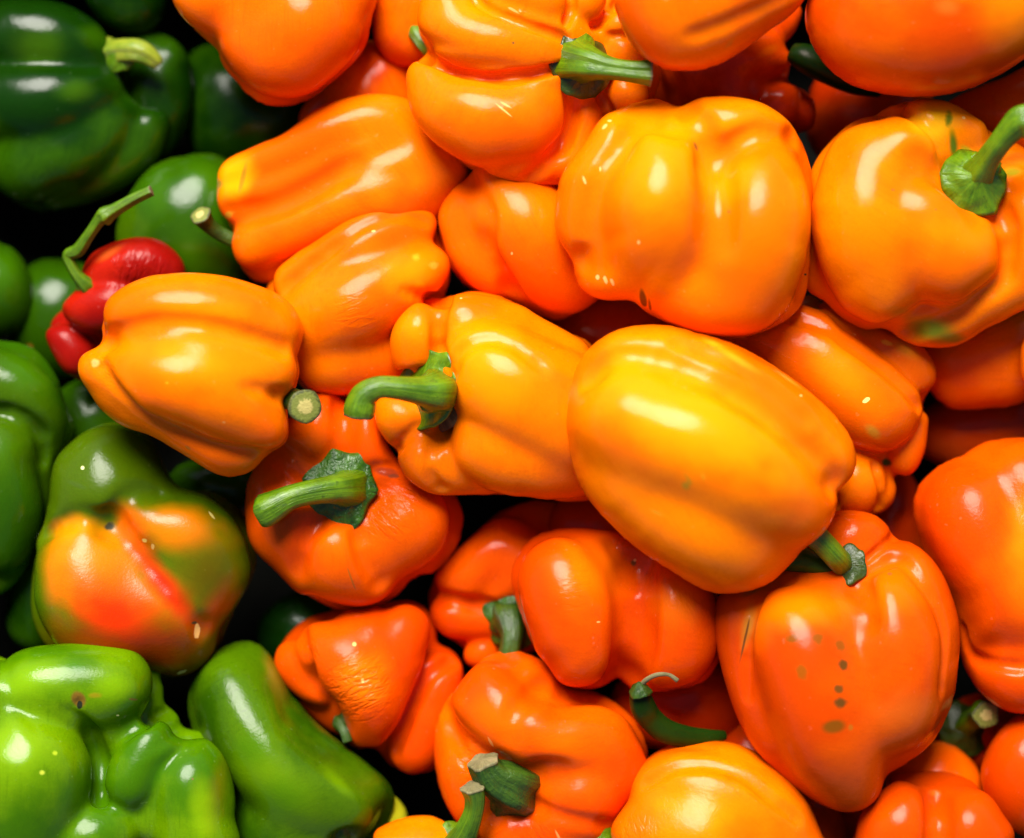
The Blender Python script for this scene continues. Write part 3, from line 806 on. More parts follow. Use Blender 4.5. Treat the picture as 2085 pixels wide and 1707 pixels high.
P("heart-shaped orange pepper marked with a trail of dark green dots, at the lower right", 20,
  [(1462,1225),(1500,1192),(1560,1165),(1600,1120),(1640,1080),(1680,1050),(1730,1040),(1780,1048),(1815,1075),(1825,1098),(1870,1112),(1912,1155),(1940,1215),(1955,1280),(1953,1370),(1938,1450),(1902,1518),(1850,1560),(1805,1588),(1787,1628),(1750,1655),(1700,1652),(1640,1622),(1580,1575),(1530,1515),(1497,1450),(1472,1370),(1456,1285)],
  [[(1690,1330,-90,190)], [(1610,1280,45,96),(1640,1350,60,112),(1680,1460,50,112),(1725,1580,10,66)], [(1800,1235,45,84),(1815,1330,55,104),(1800,1430,35,106)],
   [(1860,1180,0,62),(1885,1270,0,66),(1870,1380,0,74)], [(1525,1270,-10,62),(1530,1380,-5,54),(1580,1480,-5,62)], [(1745,1088,-30,46)]],
  (0.550,0.046,.0003), (0.620,0.068,.0003), creases=[([(1738,1180),(1745,1225),(1748,1260)],22,24),([(1765,1155),(1830,1138),(1890,1205),(1918,1290),(1912,1400)],14,10),([(1608,1172),(1548,1200),(1518,1270),(1512,1340),(1505,1420)],13,9,'both'),([(1755,1140),(1800,1110),(1822,1098)],8,12,'full')],
  k=60, h=7.5, cuts=[([(1715,1140,95,44)], 40), ([(1752,1185,135,18),(1748,1240,155,10)], 45)],
  marks=[(1620,1230,110,50,0,O2,.95,.9),(1830,1180,90,60,0,Y1,.95,.8),(1530,1250,40,90,0,O2,.95,.6),(1640,1220,80,45,0,Y2,.9,.5),(1800,1200,60,50,0,Y1,.9,.5),(1600,1288,15,15,0,(.14,.06,.003),.6,.8),(1648,1288,15,14,0,(.14,.06,.003),.6,.75),(1694,1302,15,15,0,(.13,.06,.003),.7,.7),(1616,1354,14,17,-20,(.18,.07,.003),.6,.7),
         (1700,1342,13,12,0,(.06,.035,.003),.5,.9),(1690,1388,11,10,0,(.07,.04,.003),.5,.85),(1694,1414,15,12,0,(.06,.035,.003),.5,.9),(1681,1463,24,15,-8,(.12,.055,.003),.5,.85),(1714,1465,6,7,0,(.3,.14,.01),.6,.6),
         (1830,1440,80,60,0,(.55,.12,.01),.9,.45),(1518,1275,14,60,12,(.4,.2,.02),.8,.7),(1512,1300,3,50,12,(.12,.04,.01),.4,.9),(1720,1520,70,60,0,O1,.95,.3),(1802,1165,5,3,0,BRN,.3,.8),(1525,1205,22,7,-20,(.2,.1,.02),.8,.7)],
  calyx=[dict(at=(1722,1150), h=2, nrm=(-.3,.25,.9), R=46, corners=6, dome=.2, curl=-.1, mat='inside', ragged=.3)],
  stems=[dict(flare=.7, path=[(1712,1147,2,24),(1698,1132,30,24),(1672,1104,44,24),(1640,1072,50,26),(1610,1045,40,26)], cut=None, mat='fresh', flute=.04)])

P("large red-orange pepper at the right edge beside the heart-shaped one", -60,
  [(1925,945),(1965,928),(2010,902),(2060,893),(2120,900),(2200,980),(2225,1200),(2180,1400),(2110,1450),(2060,1452),(2010,1422),(1978,1380),(1962,1325),(1942,1240),(1905,1170),(1880,1100),(1865,1040),(1880,985)],
  [[(2070,1160,-60,190)], [(1975,1040,20,98),(2000,1120,30,100),(2060,1230,30,100)], [(2080,980,20,82),(2140,1080,20,110)], [(2060,1370,15,84),(2130,1340,0,90)]],
  (0.640,0.052,.0003), (0.720,0.078,.0003), creases=[([(1950,1300),(1985,1343),(2040,1352),(2120,1340)],12,14,'full')],
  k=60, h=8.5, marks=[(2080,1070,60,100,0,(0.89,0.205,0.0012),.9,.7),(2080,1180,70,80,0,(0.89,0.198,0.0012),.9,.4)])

P("squarish red-orange pepper with four lobes facing out, just left of the heart-shaped one", -60,
  [(1050,1140),(1080,1100),(1130,1080),(1190,1077),(1240,1082),(1300,1085),(1380,1110),(1450,1170),(1470,1260),(1468,1340),(1440,1388),(1390,1405),(1330,1413),(1290,1408),(1262,1384),(1230,1402),(1190,1407),(1145,1392),(1112,1350),(1082,1310),(1060,1250),(1042,1190)],
  [[(1250,1240,-90,160)], [(1140,1170,45,82),(1165,1240,55,92),(1180,1310,35,88)], [(1360,1210,30,80),(1380,1290,35,84),(1350,1330,20,72)], [(1250,1130,-10,60)]],
  (0.660,0.050,.0003), (0.740,0.076,.0003), crs=.8, creases=[([(1290,1145),(1292,1230),(1285,1320),(1268,1392)],34,24,'full'),([(1290,1140),(1255,1110),(1240,1085)],16,12,'full')],
  k=60, h=7.5, cuts=[([(1290,1140,75,26)], 40)],
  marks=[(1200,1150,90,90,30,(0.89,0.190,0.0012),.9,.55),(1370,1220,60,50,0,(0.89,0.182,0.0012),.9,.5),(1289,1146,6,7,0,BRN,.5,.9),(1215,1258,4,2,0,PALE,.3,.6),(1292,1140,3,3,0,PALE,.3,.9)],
  wrinkles=[(1170,1180,40,80,10,0,.00022),(1390,1220,60,40,0,70,.0002)])

P("orange pepper with a dark green stem half hidden behind the four-lobed red-orange one", -220,
  [(873,1220),(890,1165),(950,1100),(1020,1045),(1100,1020),(1180,1050),(1180,1200),(1120,1310),(1040,1340),(985,1362),(948,1348),(944,1320),(905,1295),(880,1262)],
  [[(1040,1180,-50,130)], [(950,1170,25,66),(1010,1120,25,70),(1070,1160,20,80)], [(925,1245,15,48),(1000,1260,0,50)], [(985,1325,0,38)]],
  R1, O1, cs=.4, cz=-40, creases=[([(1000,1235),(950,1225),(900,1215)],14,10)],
  k=22, h=8.5, cuts=[([(1040,1255,80,40)], 30)],
  calyx=[dict(at=(1035,1262), h=18, nrm=(-.2,-.2,.95), R=74, corners=6, dome=.3, curl=-.15, mat='calyx', ragged=.2)],
  stems=[dict(path=[(1036,1262,30,34),(1042,1290,54,24),(1038,1325,60,22),(1030,1355,50,24)], cut=None, mat='dark')])

P("orange pepper with a small pale glint, mostly hidden beneath the big middle pepper", -250,
  [(1115,1060),(1150,1010),(1240,985),(1330,1010),(1350,1100),(1300,1170),(1190,1180),(1120,1140)],
  [[(1230,1080,0,90)], [(1180,1070,20,60)], [(1270,1080,20,60)]], D2, O1, k=30, h=10)

P("wrinkled red-orange pepper with a blunt triangular front lobe, right of the long green one", -170,
  [(560,1340),(580,1300),(620,1265),(680,1245),(750,1235),(820,1227),(862,1240),(886,1280),(888,1315),(922,1332),(943,1372),(932,1450),(905,1520),(880,1572),(840,1580),(790,1562),(762,1530),(720,1530),(700,1510),(660,1490),(610,1440),(575,1390)],
  [[(750,1390,-80,130)], [(660,1320,45,56),(720,1350,70,70),(760,1420,65,64),(750,1478,40,44)], [(750,1325,30,88)], [(822,1285,35,54),(800,1340,50,62),(780,1420,50,50)], [(605,1345,15,46),(650,1400,15,40)],
   [(885,1385,-20,58),(870,1470,-20,60),(840,1520,-20,56)], [(640,1420,-45,44),(700,1460,-50,40)]],
  (0.640,0.048,.0003), (0.720,0.070,.0003), cs=.4, cz=-60, creases=[([(925,1335),(872,1375),(835,1450),(800,1525)],13,14,'full'),([(620,1290),(640,1370),(680,1430)],14,8,'both')],
  k=24, h=7.5,
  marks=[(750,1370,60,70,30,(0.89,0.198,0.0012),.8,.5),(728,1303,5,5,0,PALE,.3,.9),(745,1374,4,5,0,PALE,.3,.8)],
  wrinkles=[(735,1390,90,95,30,-25,.0009),(640,1320,30,40,0,60,.0006)],
  calyx=[dict(at=(700,1482), h=6, nrm=(-.6,-.3,.7), R=34, corners=5, dome=.3, curl=-.2, mat='inside', ragged=.3)],
  stems=[dict(path=[(695,1475,0,14),(702,1490,14,11),(708,1512,18,10)], cut=None, mat='dark')])

P("orange pepper at the bottom centre with a crooked dark stem on a leathery calyx", -80,
  [(888,1475),(925,1405),(975,1348),(1045,1328),(1108,1350),(1145,1385),(1190,1408),(1250,1432),(1298,1478),(1321,1540),(1310,1610),(1272,1670),(1220,1725),(1120,1760),(1000,1745),(940,1690),(900,1625),(883,1550)],
  [[(1090,1540,-90,180)], [(990,1420,35,74),(1030,1455,62,72),(1120,1500,72,74),(1200,1500,50,76),(1245,1570,25,70)], [(1080,1400,0,60)], [(960,1560,0,70),(970,1630,-10,60)],
   [(1180,1610,45,84),(1140,1690,10,84)], [(1050,1690,15,66)]],
  (0.680,0.056,.0003), (0.760,0.088,.0003), creases=[([(1005,1575),(950,1535),(915,1470),(905,1430)],13,16,'full'),([(1110,1385),(1050,1430),(1035,1490)],20,10),([(1050,1590),(1095,1560),(1140,1560)],22,10),([(1070,1625),(1130,1648),(1240,1670)],16,12)],
  k=38, h=7.5, cuts=[([(1010,1580,100,46)], 44)],
  marks=[(1020,1450,70,50,0,Y1,.9,.5),(1150,1510,100,36,30,Y1,.9,.5),(1000,1500,3,12,-30,PALE,.3,.4),(1140,1700,3,30,-25,PALE,.3,.4)],
  wrinkles=[(960,1540,46,60,0,10,.0005),(1080,1690,60,40,0,60,.0005)],
  calyx=[dict(at=(1030,1600), h=22, nrm=(-.2,-.25,.93), R=66, corners=5, dome=.35, curl=-.3, mat='calyx', ragged=.2, squash=.8)],
  stems=[dict(path=[(1044,1604,22,50),(1024,1594,42,44),(1002,1582,58,37),(988,1564,68,32),(983,1550,74,31)], cut='dry', mat='dark', flute=.12)])

P("small rounded orange pepper at the bottom edge with a tall frayed stem", -60,
  [(760,1705),(790,1678),(830,1665),(875,1663),(915,1680),(945,1715),(940,1790),(860,1830),(780,1800)],
  [[(850,1750,-10,84)], [(820,1740,20,56)], [(890,1745,10,52)]],
  (0.800,0.120,.0003), (0.860,0.180,.0003), k=26, h=8,
  calyx=[dict(at=(925,1712), h=-8, nrm=(.2,.2,.95), R=44, corners=5, dome=.35, curl=-.25, mat='fresh', ragged=.2)],
  stems=[dict(path=[(935,1718,10,34),(950,1690,44,24),(964,1655,66,19),(968,1625,80,20),(963,1602,90,24)], cut='dry', mat='fresh', flute=.1)])

P("yellow-orange pepper rising from the bottom edge with a creased left shoulder", -30,
  [(1237,1700),(1262,1650),(1280,1625),(1290,1580),(1325,1543),(1380,1520),(1450,1513),(1510,1520),(1580,1560),(1640,1622),(1672,1690),(1680,1770),(1500,1860),(1300,1830),(1240,1770)],
  [[(1460,1700,-40,170)], [(1350,1600,20,64),(1430,1600,45,74),(1540,1640,40,84),(1600,1720,20,74)], [(1330,1690,35,86),(1430,1700,60,100)], [(1480,1560,0,46),(1560,1600,0,50)]],
  (0.800,0.110,.0003), (0.860,0.170,.0003), creases=[([(1285,1600),(1380,1548),(1500,1556),(1620,1655)],14,8,'both')],
  k=54, h=8, marks=[(1420,1640,140,60,10,YEL,.95,.25),(1400,1620,110,40,10,YEL,.9,.2)], wrinkles=[(1290,1690,60,60,0,80,.0005)],
  stems=[dict(path=[(1260,1700,-70,22),(1230,1700,-20,20),(1200,1715,0,20),(1170,1740,10,22)], cut=None, mat='fresh', abs=True, h=20)])

P("red-orange pepper at the bottom right showing its closed blossom end", -60,
  [(1737,1700),(1755,1640),(1800,1598),(1840,1580),(1900,1576),(1955,1582),(2005,1612),(2042,1662),(2062,1730),(1980,1850),(1830,1860),(1740,1790)],
  [[(1900,1720,-40,140)], [(1825,1680,40,92)], [(1965,1690,40,88)], [(1895,1790,40,90)]],
  (0.600,0.050,.0003), (0.680,0.068,.0003), k=30, creases=[([(1898,1612),(1896,1660),(1893,1720)],22,18)], h=9,
  cuts=[([(1898,1612,92,10)], 30)], marks=[(1898,1610,14,7,0,(.85,.14,.005),.8,.5),(1900,1618,2,12,0,(.35,.1,.01),.4,.7)])

P("dark orange pepper in the bottom right corner", -110,
  [(1998,1570),(2025,1500),(2075,1455),(2150,1440),(2190,1600),(2120,1700),(2060,1690),(2015,1640)],
  [[(2100,1570,0,110)], [(2070,1540,30,70)]],
  (0.580,0.048,.0003), (0.640,0.060,.0003), k=40, h=10)

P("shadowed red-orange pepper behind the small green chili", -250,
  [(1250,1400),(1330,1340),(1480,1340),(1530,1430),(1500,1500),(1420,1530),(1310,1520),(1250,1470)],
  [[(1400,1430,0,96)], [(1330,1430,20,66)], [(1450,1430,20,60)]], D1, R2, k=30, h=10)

P("sliver of orange pepper showing between the yellow-orange bottom pepper and the heart-shaped one", -220,
  [(1460,1530),(1490,1480),(1560,1480),(1660,1580),(1720,1680),(1700,1760),(1560,1700),(1490,1600)],
  [[(1560,1570,0,70),(1640,1660,0,80)]], D2, O1, k=30, h=10)

P("dull orange pepper peeking out under the right side of the heart-shaped one", -200,
  [(1800,1600),(1830,1540),(1900,1510),(1960,1530),(2000,1590),(1990,1680),(1880,1700),(1810,1670)],
  [[(1900,1600,0,80)], [(1940,1580,10,50)]], O1, O2, k=30, h=10)

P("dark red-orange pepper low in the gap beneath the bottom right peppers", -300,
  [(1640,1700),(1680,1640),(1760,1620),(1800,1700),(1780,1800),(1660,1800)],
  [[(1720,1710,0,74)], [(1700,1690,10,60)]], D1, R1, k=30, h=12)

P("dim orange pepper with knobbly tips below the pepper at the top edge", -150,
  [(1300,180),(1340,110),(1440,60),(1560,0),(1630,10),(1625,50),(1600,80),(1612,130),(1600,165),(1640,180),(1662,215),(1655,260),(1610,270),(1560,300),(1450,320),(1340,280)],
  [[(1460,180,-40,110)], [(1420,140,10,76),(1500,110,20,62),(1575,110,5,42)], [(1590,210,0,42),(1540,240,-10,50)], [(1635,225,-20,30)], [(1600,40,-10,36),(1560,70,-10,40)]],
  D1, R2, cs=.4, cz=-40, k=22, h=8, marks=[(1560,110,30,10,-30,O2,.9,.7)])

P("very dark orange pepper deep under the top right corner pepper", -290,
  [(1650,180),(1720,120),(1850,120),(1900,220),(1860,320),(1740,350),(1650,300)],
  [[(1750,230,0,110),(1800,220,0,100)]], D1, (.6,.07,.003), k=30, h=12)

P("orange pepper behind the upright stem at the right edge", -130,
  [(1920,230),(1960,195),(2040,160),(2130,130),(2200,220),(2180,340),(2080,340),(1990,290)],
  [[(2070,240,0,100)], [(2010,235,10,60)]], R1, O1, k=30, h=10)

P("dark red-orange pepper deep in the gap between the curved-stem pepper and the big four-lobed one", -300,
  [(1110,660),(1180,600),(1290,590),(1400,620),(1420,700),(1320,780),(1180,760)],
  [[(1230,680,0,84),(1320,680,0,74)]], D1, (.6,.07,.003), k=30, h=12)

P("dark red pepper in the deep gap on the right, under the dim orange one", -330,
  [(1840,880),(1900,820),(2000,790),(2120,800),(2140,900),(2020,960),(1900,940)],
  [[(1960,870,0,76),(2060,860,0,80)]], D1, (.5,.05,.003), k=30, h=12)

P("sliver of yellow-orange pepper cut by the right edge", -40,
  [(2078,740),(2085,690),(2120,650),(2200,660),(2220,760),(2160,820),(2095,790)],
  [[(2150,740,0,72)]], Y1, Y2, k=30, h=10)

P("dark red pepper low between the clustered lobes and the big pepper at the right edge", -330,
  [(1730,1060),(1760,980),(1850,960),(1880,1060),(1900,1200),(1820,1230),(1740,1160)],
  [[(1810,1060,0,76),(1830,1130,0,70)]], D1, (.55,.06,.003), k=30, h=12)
# ------------------------------------------------------------------ green peppers
GG = dict(name='green_bell_pepper', group='green bell peppers in the heap')
P("big dark green ribbed pepper with a pale stubby stem, in the top left corner", -300,
  [(-90,200),(-70,60),(0,0),(90,-10),(190,40),(245,110),(300,160),(340,200),(347,260),(325,320),(280,365),(220,400),(150,422),(70,427),(10,400),(-60,340)],
  [[(110,230,-60,170)], [(10,80,15,84),(110,95,35,82),(195,125,25,56)], [(0,215,35,84),(110,215,60,84),(205,190,45,56)],
   [(50,330,15,80),(150,310,35,80),(245,240,30,50)], [(130,385,-20,54),(235,340,0,52),(300,265,10,52)]],
  G1_, G2_, cs=.42, cz=-60,   k=30, h=8.5, marks=[(205,80,50,30,-10,B1_,.9,.5),(170,195,50,28,-10,B1_,.9,.5),(110,110,60,34,-10,B1_,.95,.4),(90,110,60,50,0,M2_,.9,.35),(180,200,40,30,0,M2_,.9,.35)],  # lighter green marks paint lit patches onto the lobes
  calyx=[dict(at=(238,112), h=26, nrm=(-.2,.2,.9), R=40, corners=6, dome=.3, curl=-.3, mat='fresh', ragged=.2)],
  stems=[dict(path=[(230,110,30,26),(255,104,52,24),(285,106,66,23),(312,122,64,17),(322,132,60,13)], cut='dry', mat='pale', flute=.12, abs=True, h=20)], **GG)
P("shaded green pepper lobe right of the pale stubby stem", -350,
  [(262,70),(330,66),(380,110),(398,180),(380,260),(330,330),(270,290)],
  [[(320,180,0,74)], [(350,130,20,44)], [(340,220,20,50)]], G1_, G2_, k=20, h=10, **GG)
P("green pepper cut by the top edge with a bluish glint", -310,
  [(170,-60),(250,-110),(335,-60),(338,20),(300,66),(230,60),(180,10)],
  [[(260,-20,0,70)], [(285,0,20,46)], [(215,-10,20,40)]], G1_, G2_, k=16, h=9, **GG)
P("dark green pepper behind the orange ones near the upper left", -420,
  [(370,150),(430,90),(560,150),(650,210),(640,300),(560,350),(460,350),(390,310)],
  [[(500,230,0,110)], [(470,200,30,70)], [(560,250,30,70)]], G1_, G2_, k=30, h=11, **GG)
P("mid-green pepper with bright glints standing behind the red one", -300,
  [(238,470),(265,400),(310,340),(385,316),(450,318),(500,360),(540,460),(520,560),(470,610),(380,620),(290,590),(250,540)],
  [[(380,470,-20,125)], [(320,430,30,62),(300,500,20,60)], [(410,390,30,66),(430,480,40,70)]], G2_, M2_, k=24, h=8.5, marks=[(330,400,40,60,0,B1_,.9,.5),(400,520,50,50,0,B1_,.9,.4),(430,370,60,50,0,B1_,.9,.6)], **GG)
P("green pepper cut by the left edge, above the ribbed one", -330,
  [(-60,500),(0,495),(40,520),(68,580),(66,640),(30,680),(-60,680)],
  [[(-10,590,0,84)], [(20,580,20,46)]], G2_, M2_, marks=[(20,560,40,60,0,B1_,.95,.6)], k=26, h=10, **GG)
P("green pepper with an orange-brown tip in the shade beside the small red pepper", -400,
  [(20,640),(60,540),(150,530),(230,580),(220,700),(180,760),(90,770),(30,720)],
  [[(120,650,0,100)], [(90,620,20,60)]], G2_, M1_, k=26, h=11, marks=[(70,712,10,14,0,(.3,.1,.01),.7,.8)], **GG)
P("green pepper with a deep cleft at the left edge", -190,
  [(-90,720),(20,697),(70,712),(110,758),(136,830),(140,890),(122,950),(112,1010),(92,1060),(50,1160),(0,1210),(-90,1180)],
  [[(0,920,-60,150)], [(-10,780,30,74),(60,820,30,66),(85,880,10,50)], [(0,930,50,90),(10,1010,50,86),(0,1090,30,70)]],
  (.022,.08,.0006), M2_, cs=.42, cz=-60, creases=[([(-30,838),(35,842),(85,872),(108,940)],14,20,'full')],
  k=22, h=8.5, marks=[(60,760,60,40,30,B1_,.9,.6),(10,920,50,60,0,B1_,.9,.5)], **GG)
P("dim green pepper in the gap under the pinched orange one", -360,
  [(110,820),(170,770),(250,800),(280,880),(220,950),(130,940)],
  [[(190,860,0,80)]], G2_, M1_, k=26, h=11, **GG)
P("half-ripe pepper turning from green to orange and red, with a dark pit in the middle", -120,
  [(105,980),(118,930),(160,888),(210,862),(262,870),(312,905),(338,960),(372,993),(430,1005),(472,1032),(505,1080),(517,1140),(502,1200),(465,1262),(440,1320),(400,1370),(330,1388),(200,1380),(100,1335),(58,1270),(55,1180),(72,1110),(95,1050)],
  [[(280,1150,-80,190)], [(215,950,5,88),(225,1020,15,110)], [(165,975,0,70),(130,1060,0,80)], [(285,950,-10,66),(330,1010,5,80)], [(340,1070,50,84),(400,1110,40,96),(430,1180,20,90)], [(170,1130,48,86),(190,1210,50,108),(240,1260,40,110)], [(340,1230,40,100),(360,1300,5,80)]],
  (.050,.095,.0006), (.095,.135,.0008), cs=.42, cz=-70, crs=.35, creases=[([(240,1062),(290,1110),(350,1185),(430,1280)],22,26),([(240,1062),(180,1045),(120,1052),(80,1075)],20,26,'full'),([(240,1058),(275,1010),(320,985),(345,975)],20,26,'full')],
  k=72, h=7.5, cuts=[([(238,1066,112,20)], 50)],
  marks=[(190,1150,115,90,10,(.78,.17,.0004),.8,1),(260,1210,150,70,15,(.66,.07,.0004),.85,.95),(160,1075,60,30,-10,(.70,.22,.001),.9,.8),(380,1070,100,50,15,(.74,.16,.0006),.95,.85),(290,1310,230,90,8,(.30,.022,.0004),.95,.95),(250,1235,85,50,15,(.72,.022,.0006),.9,.9),
         (345,1180,26,125,-38,(.60,.012,.001),.9,.9),(285,1065,34,60,-30,(.80,.09,.0004),.95,.8),(450,1230,28,80,25,(.52,.04,.0005),.9,.8),(440,1160,70,90,0,(.10,.065,.0006),.95,.85),(75,1200,50,130,0,(.05,.11,.001),.8,.95),(234,1068,12,9,0,(.02,.02,.005),.5,1),
         (410,1280,5,18,5,(.75,.42,.12),.2,.9),(375,1365,12,3,-25,(.7,.5,.2),.2,.9),(464,1287,5,12,30,(.55,.4,.15),.3,.8),(309,1096,6,5,0,(.6,.45,.1),.3,.9),(326,1108,4,6,0,(.5,.3,.08),.3,.9),(182,951,4,4,0,(.7,.7,.3),.2,.9),
         (405,1262,7,3,0,(.03,.03,.01),.3,.9),(440,1045,2,10,-40,(.6,.5,.15),.3,.7),(170,985,30,6,20,(.05,.09,.01),.7,.6)],
  rough=.22, name='half_ripe_bell_pepper', cat='bell pepper')
P("bright green knobbly pepper in the bottom left corner with a small brown-edged hole", -40,
  [(-60,1365),(0,1345),(60,1318),(140,1308),(220,1308),(280,1325),(312,1360),(323,1405),(326,1438),(352,1462),(372,1494),(420,1500),(460,1540),(479,1600),(481,1660),(470,1760),(200,1840),(-60,1800)],
  [[(200,1620,-120,170),(60,1600,-110,180)], [(0,1440,20,92),(110,1400,34,94),(225,1398,28,90)], [(10,1550,45,125),(70,1565,60,138),(50,1670,35,125)],
   [(228,1480,14,52),(235,1520,-5,46)], [(272,1588,56,60),(310,1516,46,56)], [(398,1590,30,90),(405,1700,30,88)], [(130,1770,40,80),(195,1700,62,74),(245,1680,50,54)], [(330,1650,5,74)]],
  B1_, B2_, cs=.34, cz=-70, crs=.8, creases=[([(150,1432),(190,1470),(208,1540),(214,1620)],14,12,'both'),([(262,1490),(305,1466),(345,1452)],12,12,'both')],
  k=36, h=7, lump=2.0, cuts=[([(178,1418,124,9)], 14)],
  marks=[(178,1414,15,20,-20,(.16,.08,.01),.35,.95),(179,1424,6,8,0,(.01,.015,.005),.3,1),(282,1416,11,3,12,(.10,.06,.01),.3,.9),(137,1516,6,5,0,(.40,.50,.02),.6,.9),(115,1552,6,5,0,(.45,.50,.04),.6,.9),(252,1448,3,2,0,(.6,.6,.2),.3,.9),
         (336,1442,9,4,35,(.6,.5,.1),.3,.9),(80,1370,90,44,-15,(.17,.33,.001),.9,.8),(250,1390,40,34,0,(.17,.33,.001),.9,.6),(60,1500,90,60,0,(.17,.31,.001),.9,.7),(330,1560,14,50,20,(.03,.12,.001),.9,.6),(170,1350,30,12,20,(.03,.13,.001),.9,.6),(455,1590,22,90,10,(.14,.12,.001),.9,.6),(425,1640,30,70,-5,(.20,.34,.001),.9,.6),(404,1573,2,2,0,BRN,.3,.9),(210,1405,14,6,0,(.25,.18,.005),.8,.7)], **GG)
P("long smooth green pepper lying beside the knobbly one at the bottom", -120,
  [(378,1440),(395,1375),(440,1325),(500,1308),(545,1335),(585,1405),(640,1470),(715,1530),(772,1580),(800,1625),(790,1690),(740,1760),(600,1800),(500,1760),(440,1640),(400,1540)],
  [[(480,1420,-40,90),(600,1600,-50,120)], [(470,1400,20,74),(520,1490,50,86),(600,1580,60,96),(690,1630,40,80)], [(560,1680,30,80),(640,1720,20,76)], [(560,1400,-10,40),(650,1510,0,50),(730,1590,-5,56)]],
  (.018,.060,.0004), (.055,.125,.0006), k=66, h=8, cuts=[([(705,1700,80,26)], 34)],
  marks=[(560,1560,120,60,48,(.10,.20,.0004),.95,.8),(520,1510,50,40,20,B1_,.9,.6),(580,1610,60,50,0,B1_,.9,.6),(700,1585,50,12,45,B2_,.9,.7),(560,1375,14,60,-25,(.25,.14,.01),.9,.6),(660,1480,60,10,42,(.22,.14,.01),.9,.5),(720,1690,30,22,0,(.12,.14,.02),.8,.7)],
  calyx=[dict(at=(700,1700), h=2, nrm=(.3,-.4,.8), R=34, corners=6, dome=.3, curl=-.2, mat='fresh', ragged=.3)], **GG)
P("yellow-green pepper tip showing at the end of the long green one", -200,
  [(720,1640),(780,1612),(820,1640),(832,1690),(800,1750),(730,1740)], [[(775,1685,0,56)]], (.28,.34,.008), (.42,.40,.01), k=26, h=9, **GG)
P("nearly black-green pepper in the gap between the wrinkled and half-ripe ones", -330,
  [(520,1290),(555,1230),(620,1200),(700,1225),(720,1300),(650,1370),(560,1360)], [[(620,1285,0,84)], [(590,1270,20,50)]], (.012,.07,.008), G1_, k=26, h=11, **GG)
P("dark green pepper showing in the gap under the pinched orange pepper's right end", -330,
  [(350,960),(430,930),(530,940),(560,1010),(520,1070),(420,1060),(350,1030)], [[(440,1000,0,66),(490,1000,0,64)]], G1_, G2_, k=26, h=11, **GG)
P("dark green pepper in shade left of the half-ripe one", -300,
  [(20,1180),(50,1060),(110,1030),(160,1110),(150,1280),(80,1330),(20,1290)], [[(90,1180,0,76)]], G1_, G2_, k=26, h=11, **GG)

P("small wrinkled red pepper with a broken green stalk, among the green ones", -190,
  [(95,682),(108,642),(142,612),(160,565),(198,512),(248,487),(310,485),(355,505),(381,552),(370,630),(290,710),(220,760),(160,775),(118,740)],
  [[(250,610,-30,100)], [(210,560,20,48),(290,540,30,54),(330,560,20,48)], [(190,630,25,56),(240,620,35,56)], [(132,690,0,38),(160,720,0,40)]],
  (.24,.004,.002), (.38,.010,.002), cs=.4, cz=-40, k=18, h=7.5, marks=[(230,520,30,10,-30,(.6,.1,.01),.8,.6),(165,575,20,8,-20,(.2,.35,.02),.6,.9)],
  wrinkles=[(290,560,90,60,0,100,.0008)], name='red_pepper', cat='pepper', group='red peppers in the heap', rough=.22,
  stems=[dict(path=[(175,582,14,17),(160,566,24,12),(146,545,30,10),(137,520,34,10),(158,510,40,13),(178,482,50,11),(200,450,60,12),(212,440,64,18),(232,428,70,13),(272,405,80,11),(308,388,88,10)], cut='dry', mat='fresh', flute=.15)])

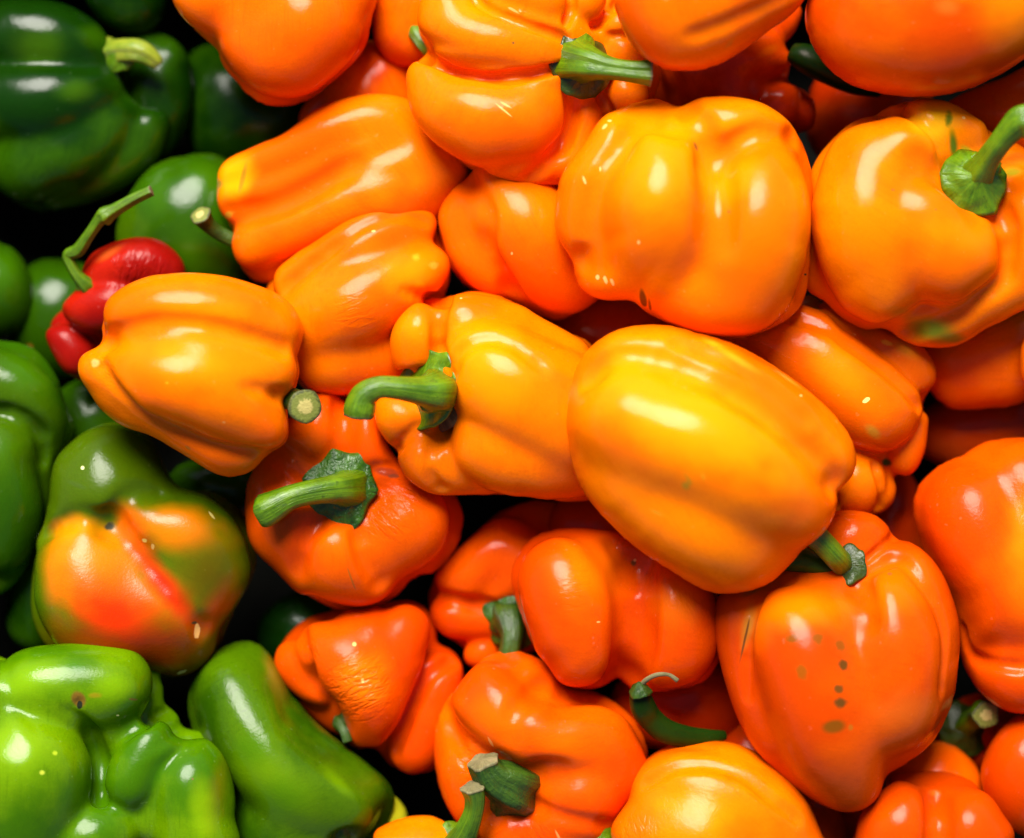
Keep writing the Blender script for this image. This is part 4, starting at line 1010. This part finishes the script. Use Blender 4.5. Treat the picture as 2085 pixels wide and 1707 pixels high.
# ------------------------------------------------------------------ chilies and loose stalks
def chili(label, z, path, mats, tail, org, name='green_chili', cap=None):
    root = bpy.data.objects.new(name, None); scene.collection.objects.link(root)
    root.location = px(*org, z)
    make_tube('body', [(a, b, z+c, d) for a, b, c, d in path], mats, root, root.location, flute=.05, nf=3, n=24, dens=8, seed=2, end_round=True)
    if cap:
        make_calyx(root, root.location, (cap[0], cap[1], z+cap[2]), cap[3], cap[4], corners=5, dome=.6, curl=-.5, mat='dark', seed=3)
    if tail:
        make_tube('stalk', [(a, b, z+c, d) for a, b, c, d in tail], STEM['dry' if cap else 'dark'], root, root.location, flute=.1, nf=3, n=10, dens=6)
    tag(root, label, 'chili', 'green chilies among the peppers')
    return root
chm = skin_material('shaded_chili_skin', (.004,.016,.001), (.010,.034,.002), 3, [], [], .35, 0)  # chili green darkened in the colour to look shadowed
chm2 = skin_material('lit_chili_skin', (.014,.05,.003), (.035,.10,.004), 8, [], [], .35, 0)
chili("small dark green chili with a thin hooked stalk in front of the four-lobed red-orange pepper", -30,
      [(1302,1398,60,17),(1303,1418,52,23),(1308,1440,40,26),(1322,1462,20,25),(1352,1488,0,25),(1395,1500,-20,22),(1440,1502,-40,17),(1475,1498,-60,10)], chm,
      [(1303,1398,66,6),(1316,1384,82,5),(1338,1374,92,5),(1362,1374,96,4),(1380,1386,94,5)], (1370,1450), cap=(1302,1400,72,(-.1,.8,.5),25))
chili("long dark green chili lying in shadow below the top right corner pepper", -60,
      [(1612,108,-60,20),(1640,120,-50,30),(1690,145,-50,30),(1740,172,-60,22),(1790,190,-80,10)], chm, None, (1690,140))
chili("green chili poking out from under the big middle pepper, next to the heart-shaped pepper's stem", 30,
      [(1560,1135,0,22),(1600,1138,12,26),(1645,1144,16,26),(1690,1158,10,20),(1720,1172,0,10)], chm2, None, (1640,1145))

# a stem standing out of the dark at the right, with its pepper below
P("shadowed orange pepper with a pale cut stem sticking up, right of the heart-shaped one", -290,
  [(1900,1500),(1930,1440),(2000,1410),(2070,1440),(2080,1520),(2020,1570),(1930,1560)],
  [[(1985,1495,0,72)]], D1, R1, k=30, h=10,
  calyx=[dict(at=(1965,1490), h=6, nrm=(.1,.1,.95), R=62, corners=6, dome=.3, curl=-.2, mat='inside', ragged=.2)],
  stems=[dict(path=[(1970,1475,10,26),(1990,1458,50,23),(2000,1450,90,25),(2008,1456,120,28)], cut='cut', mat='fresh')])
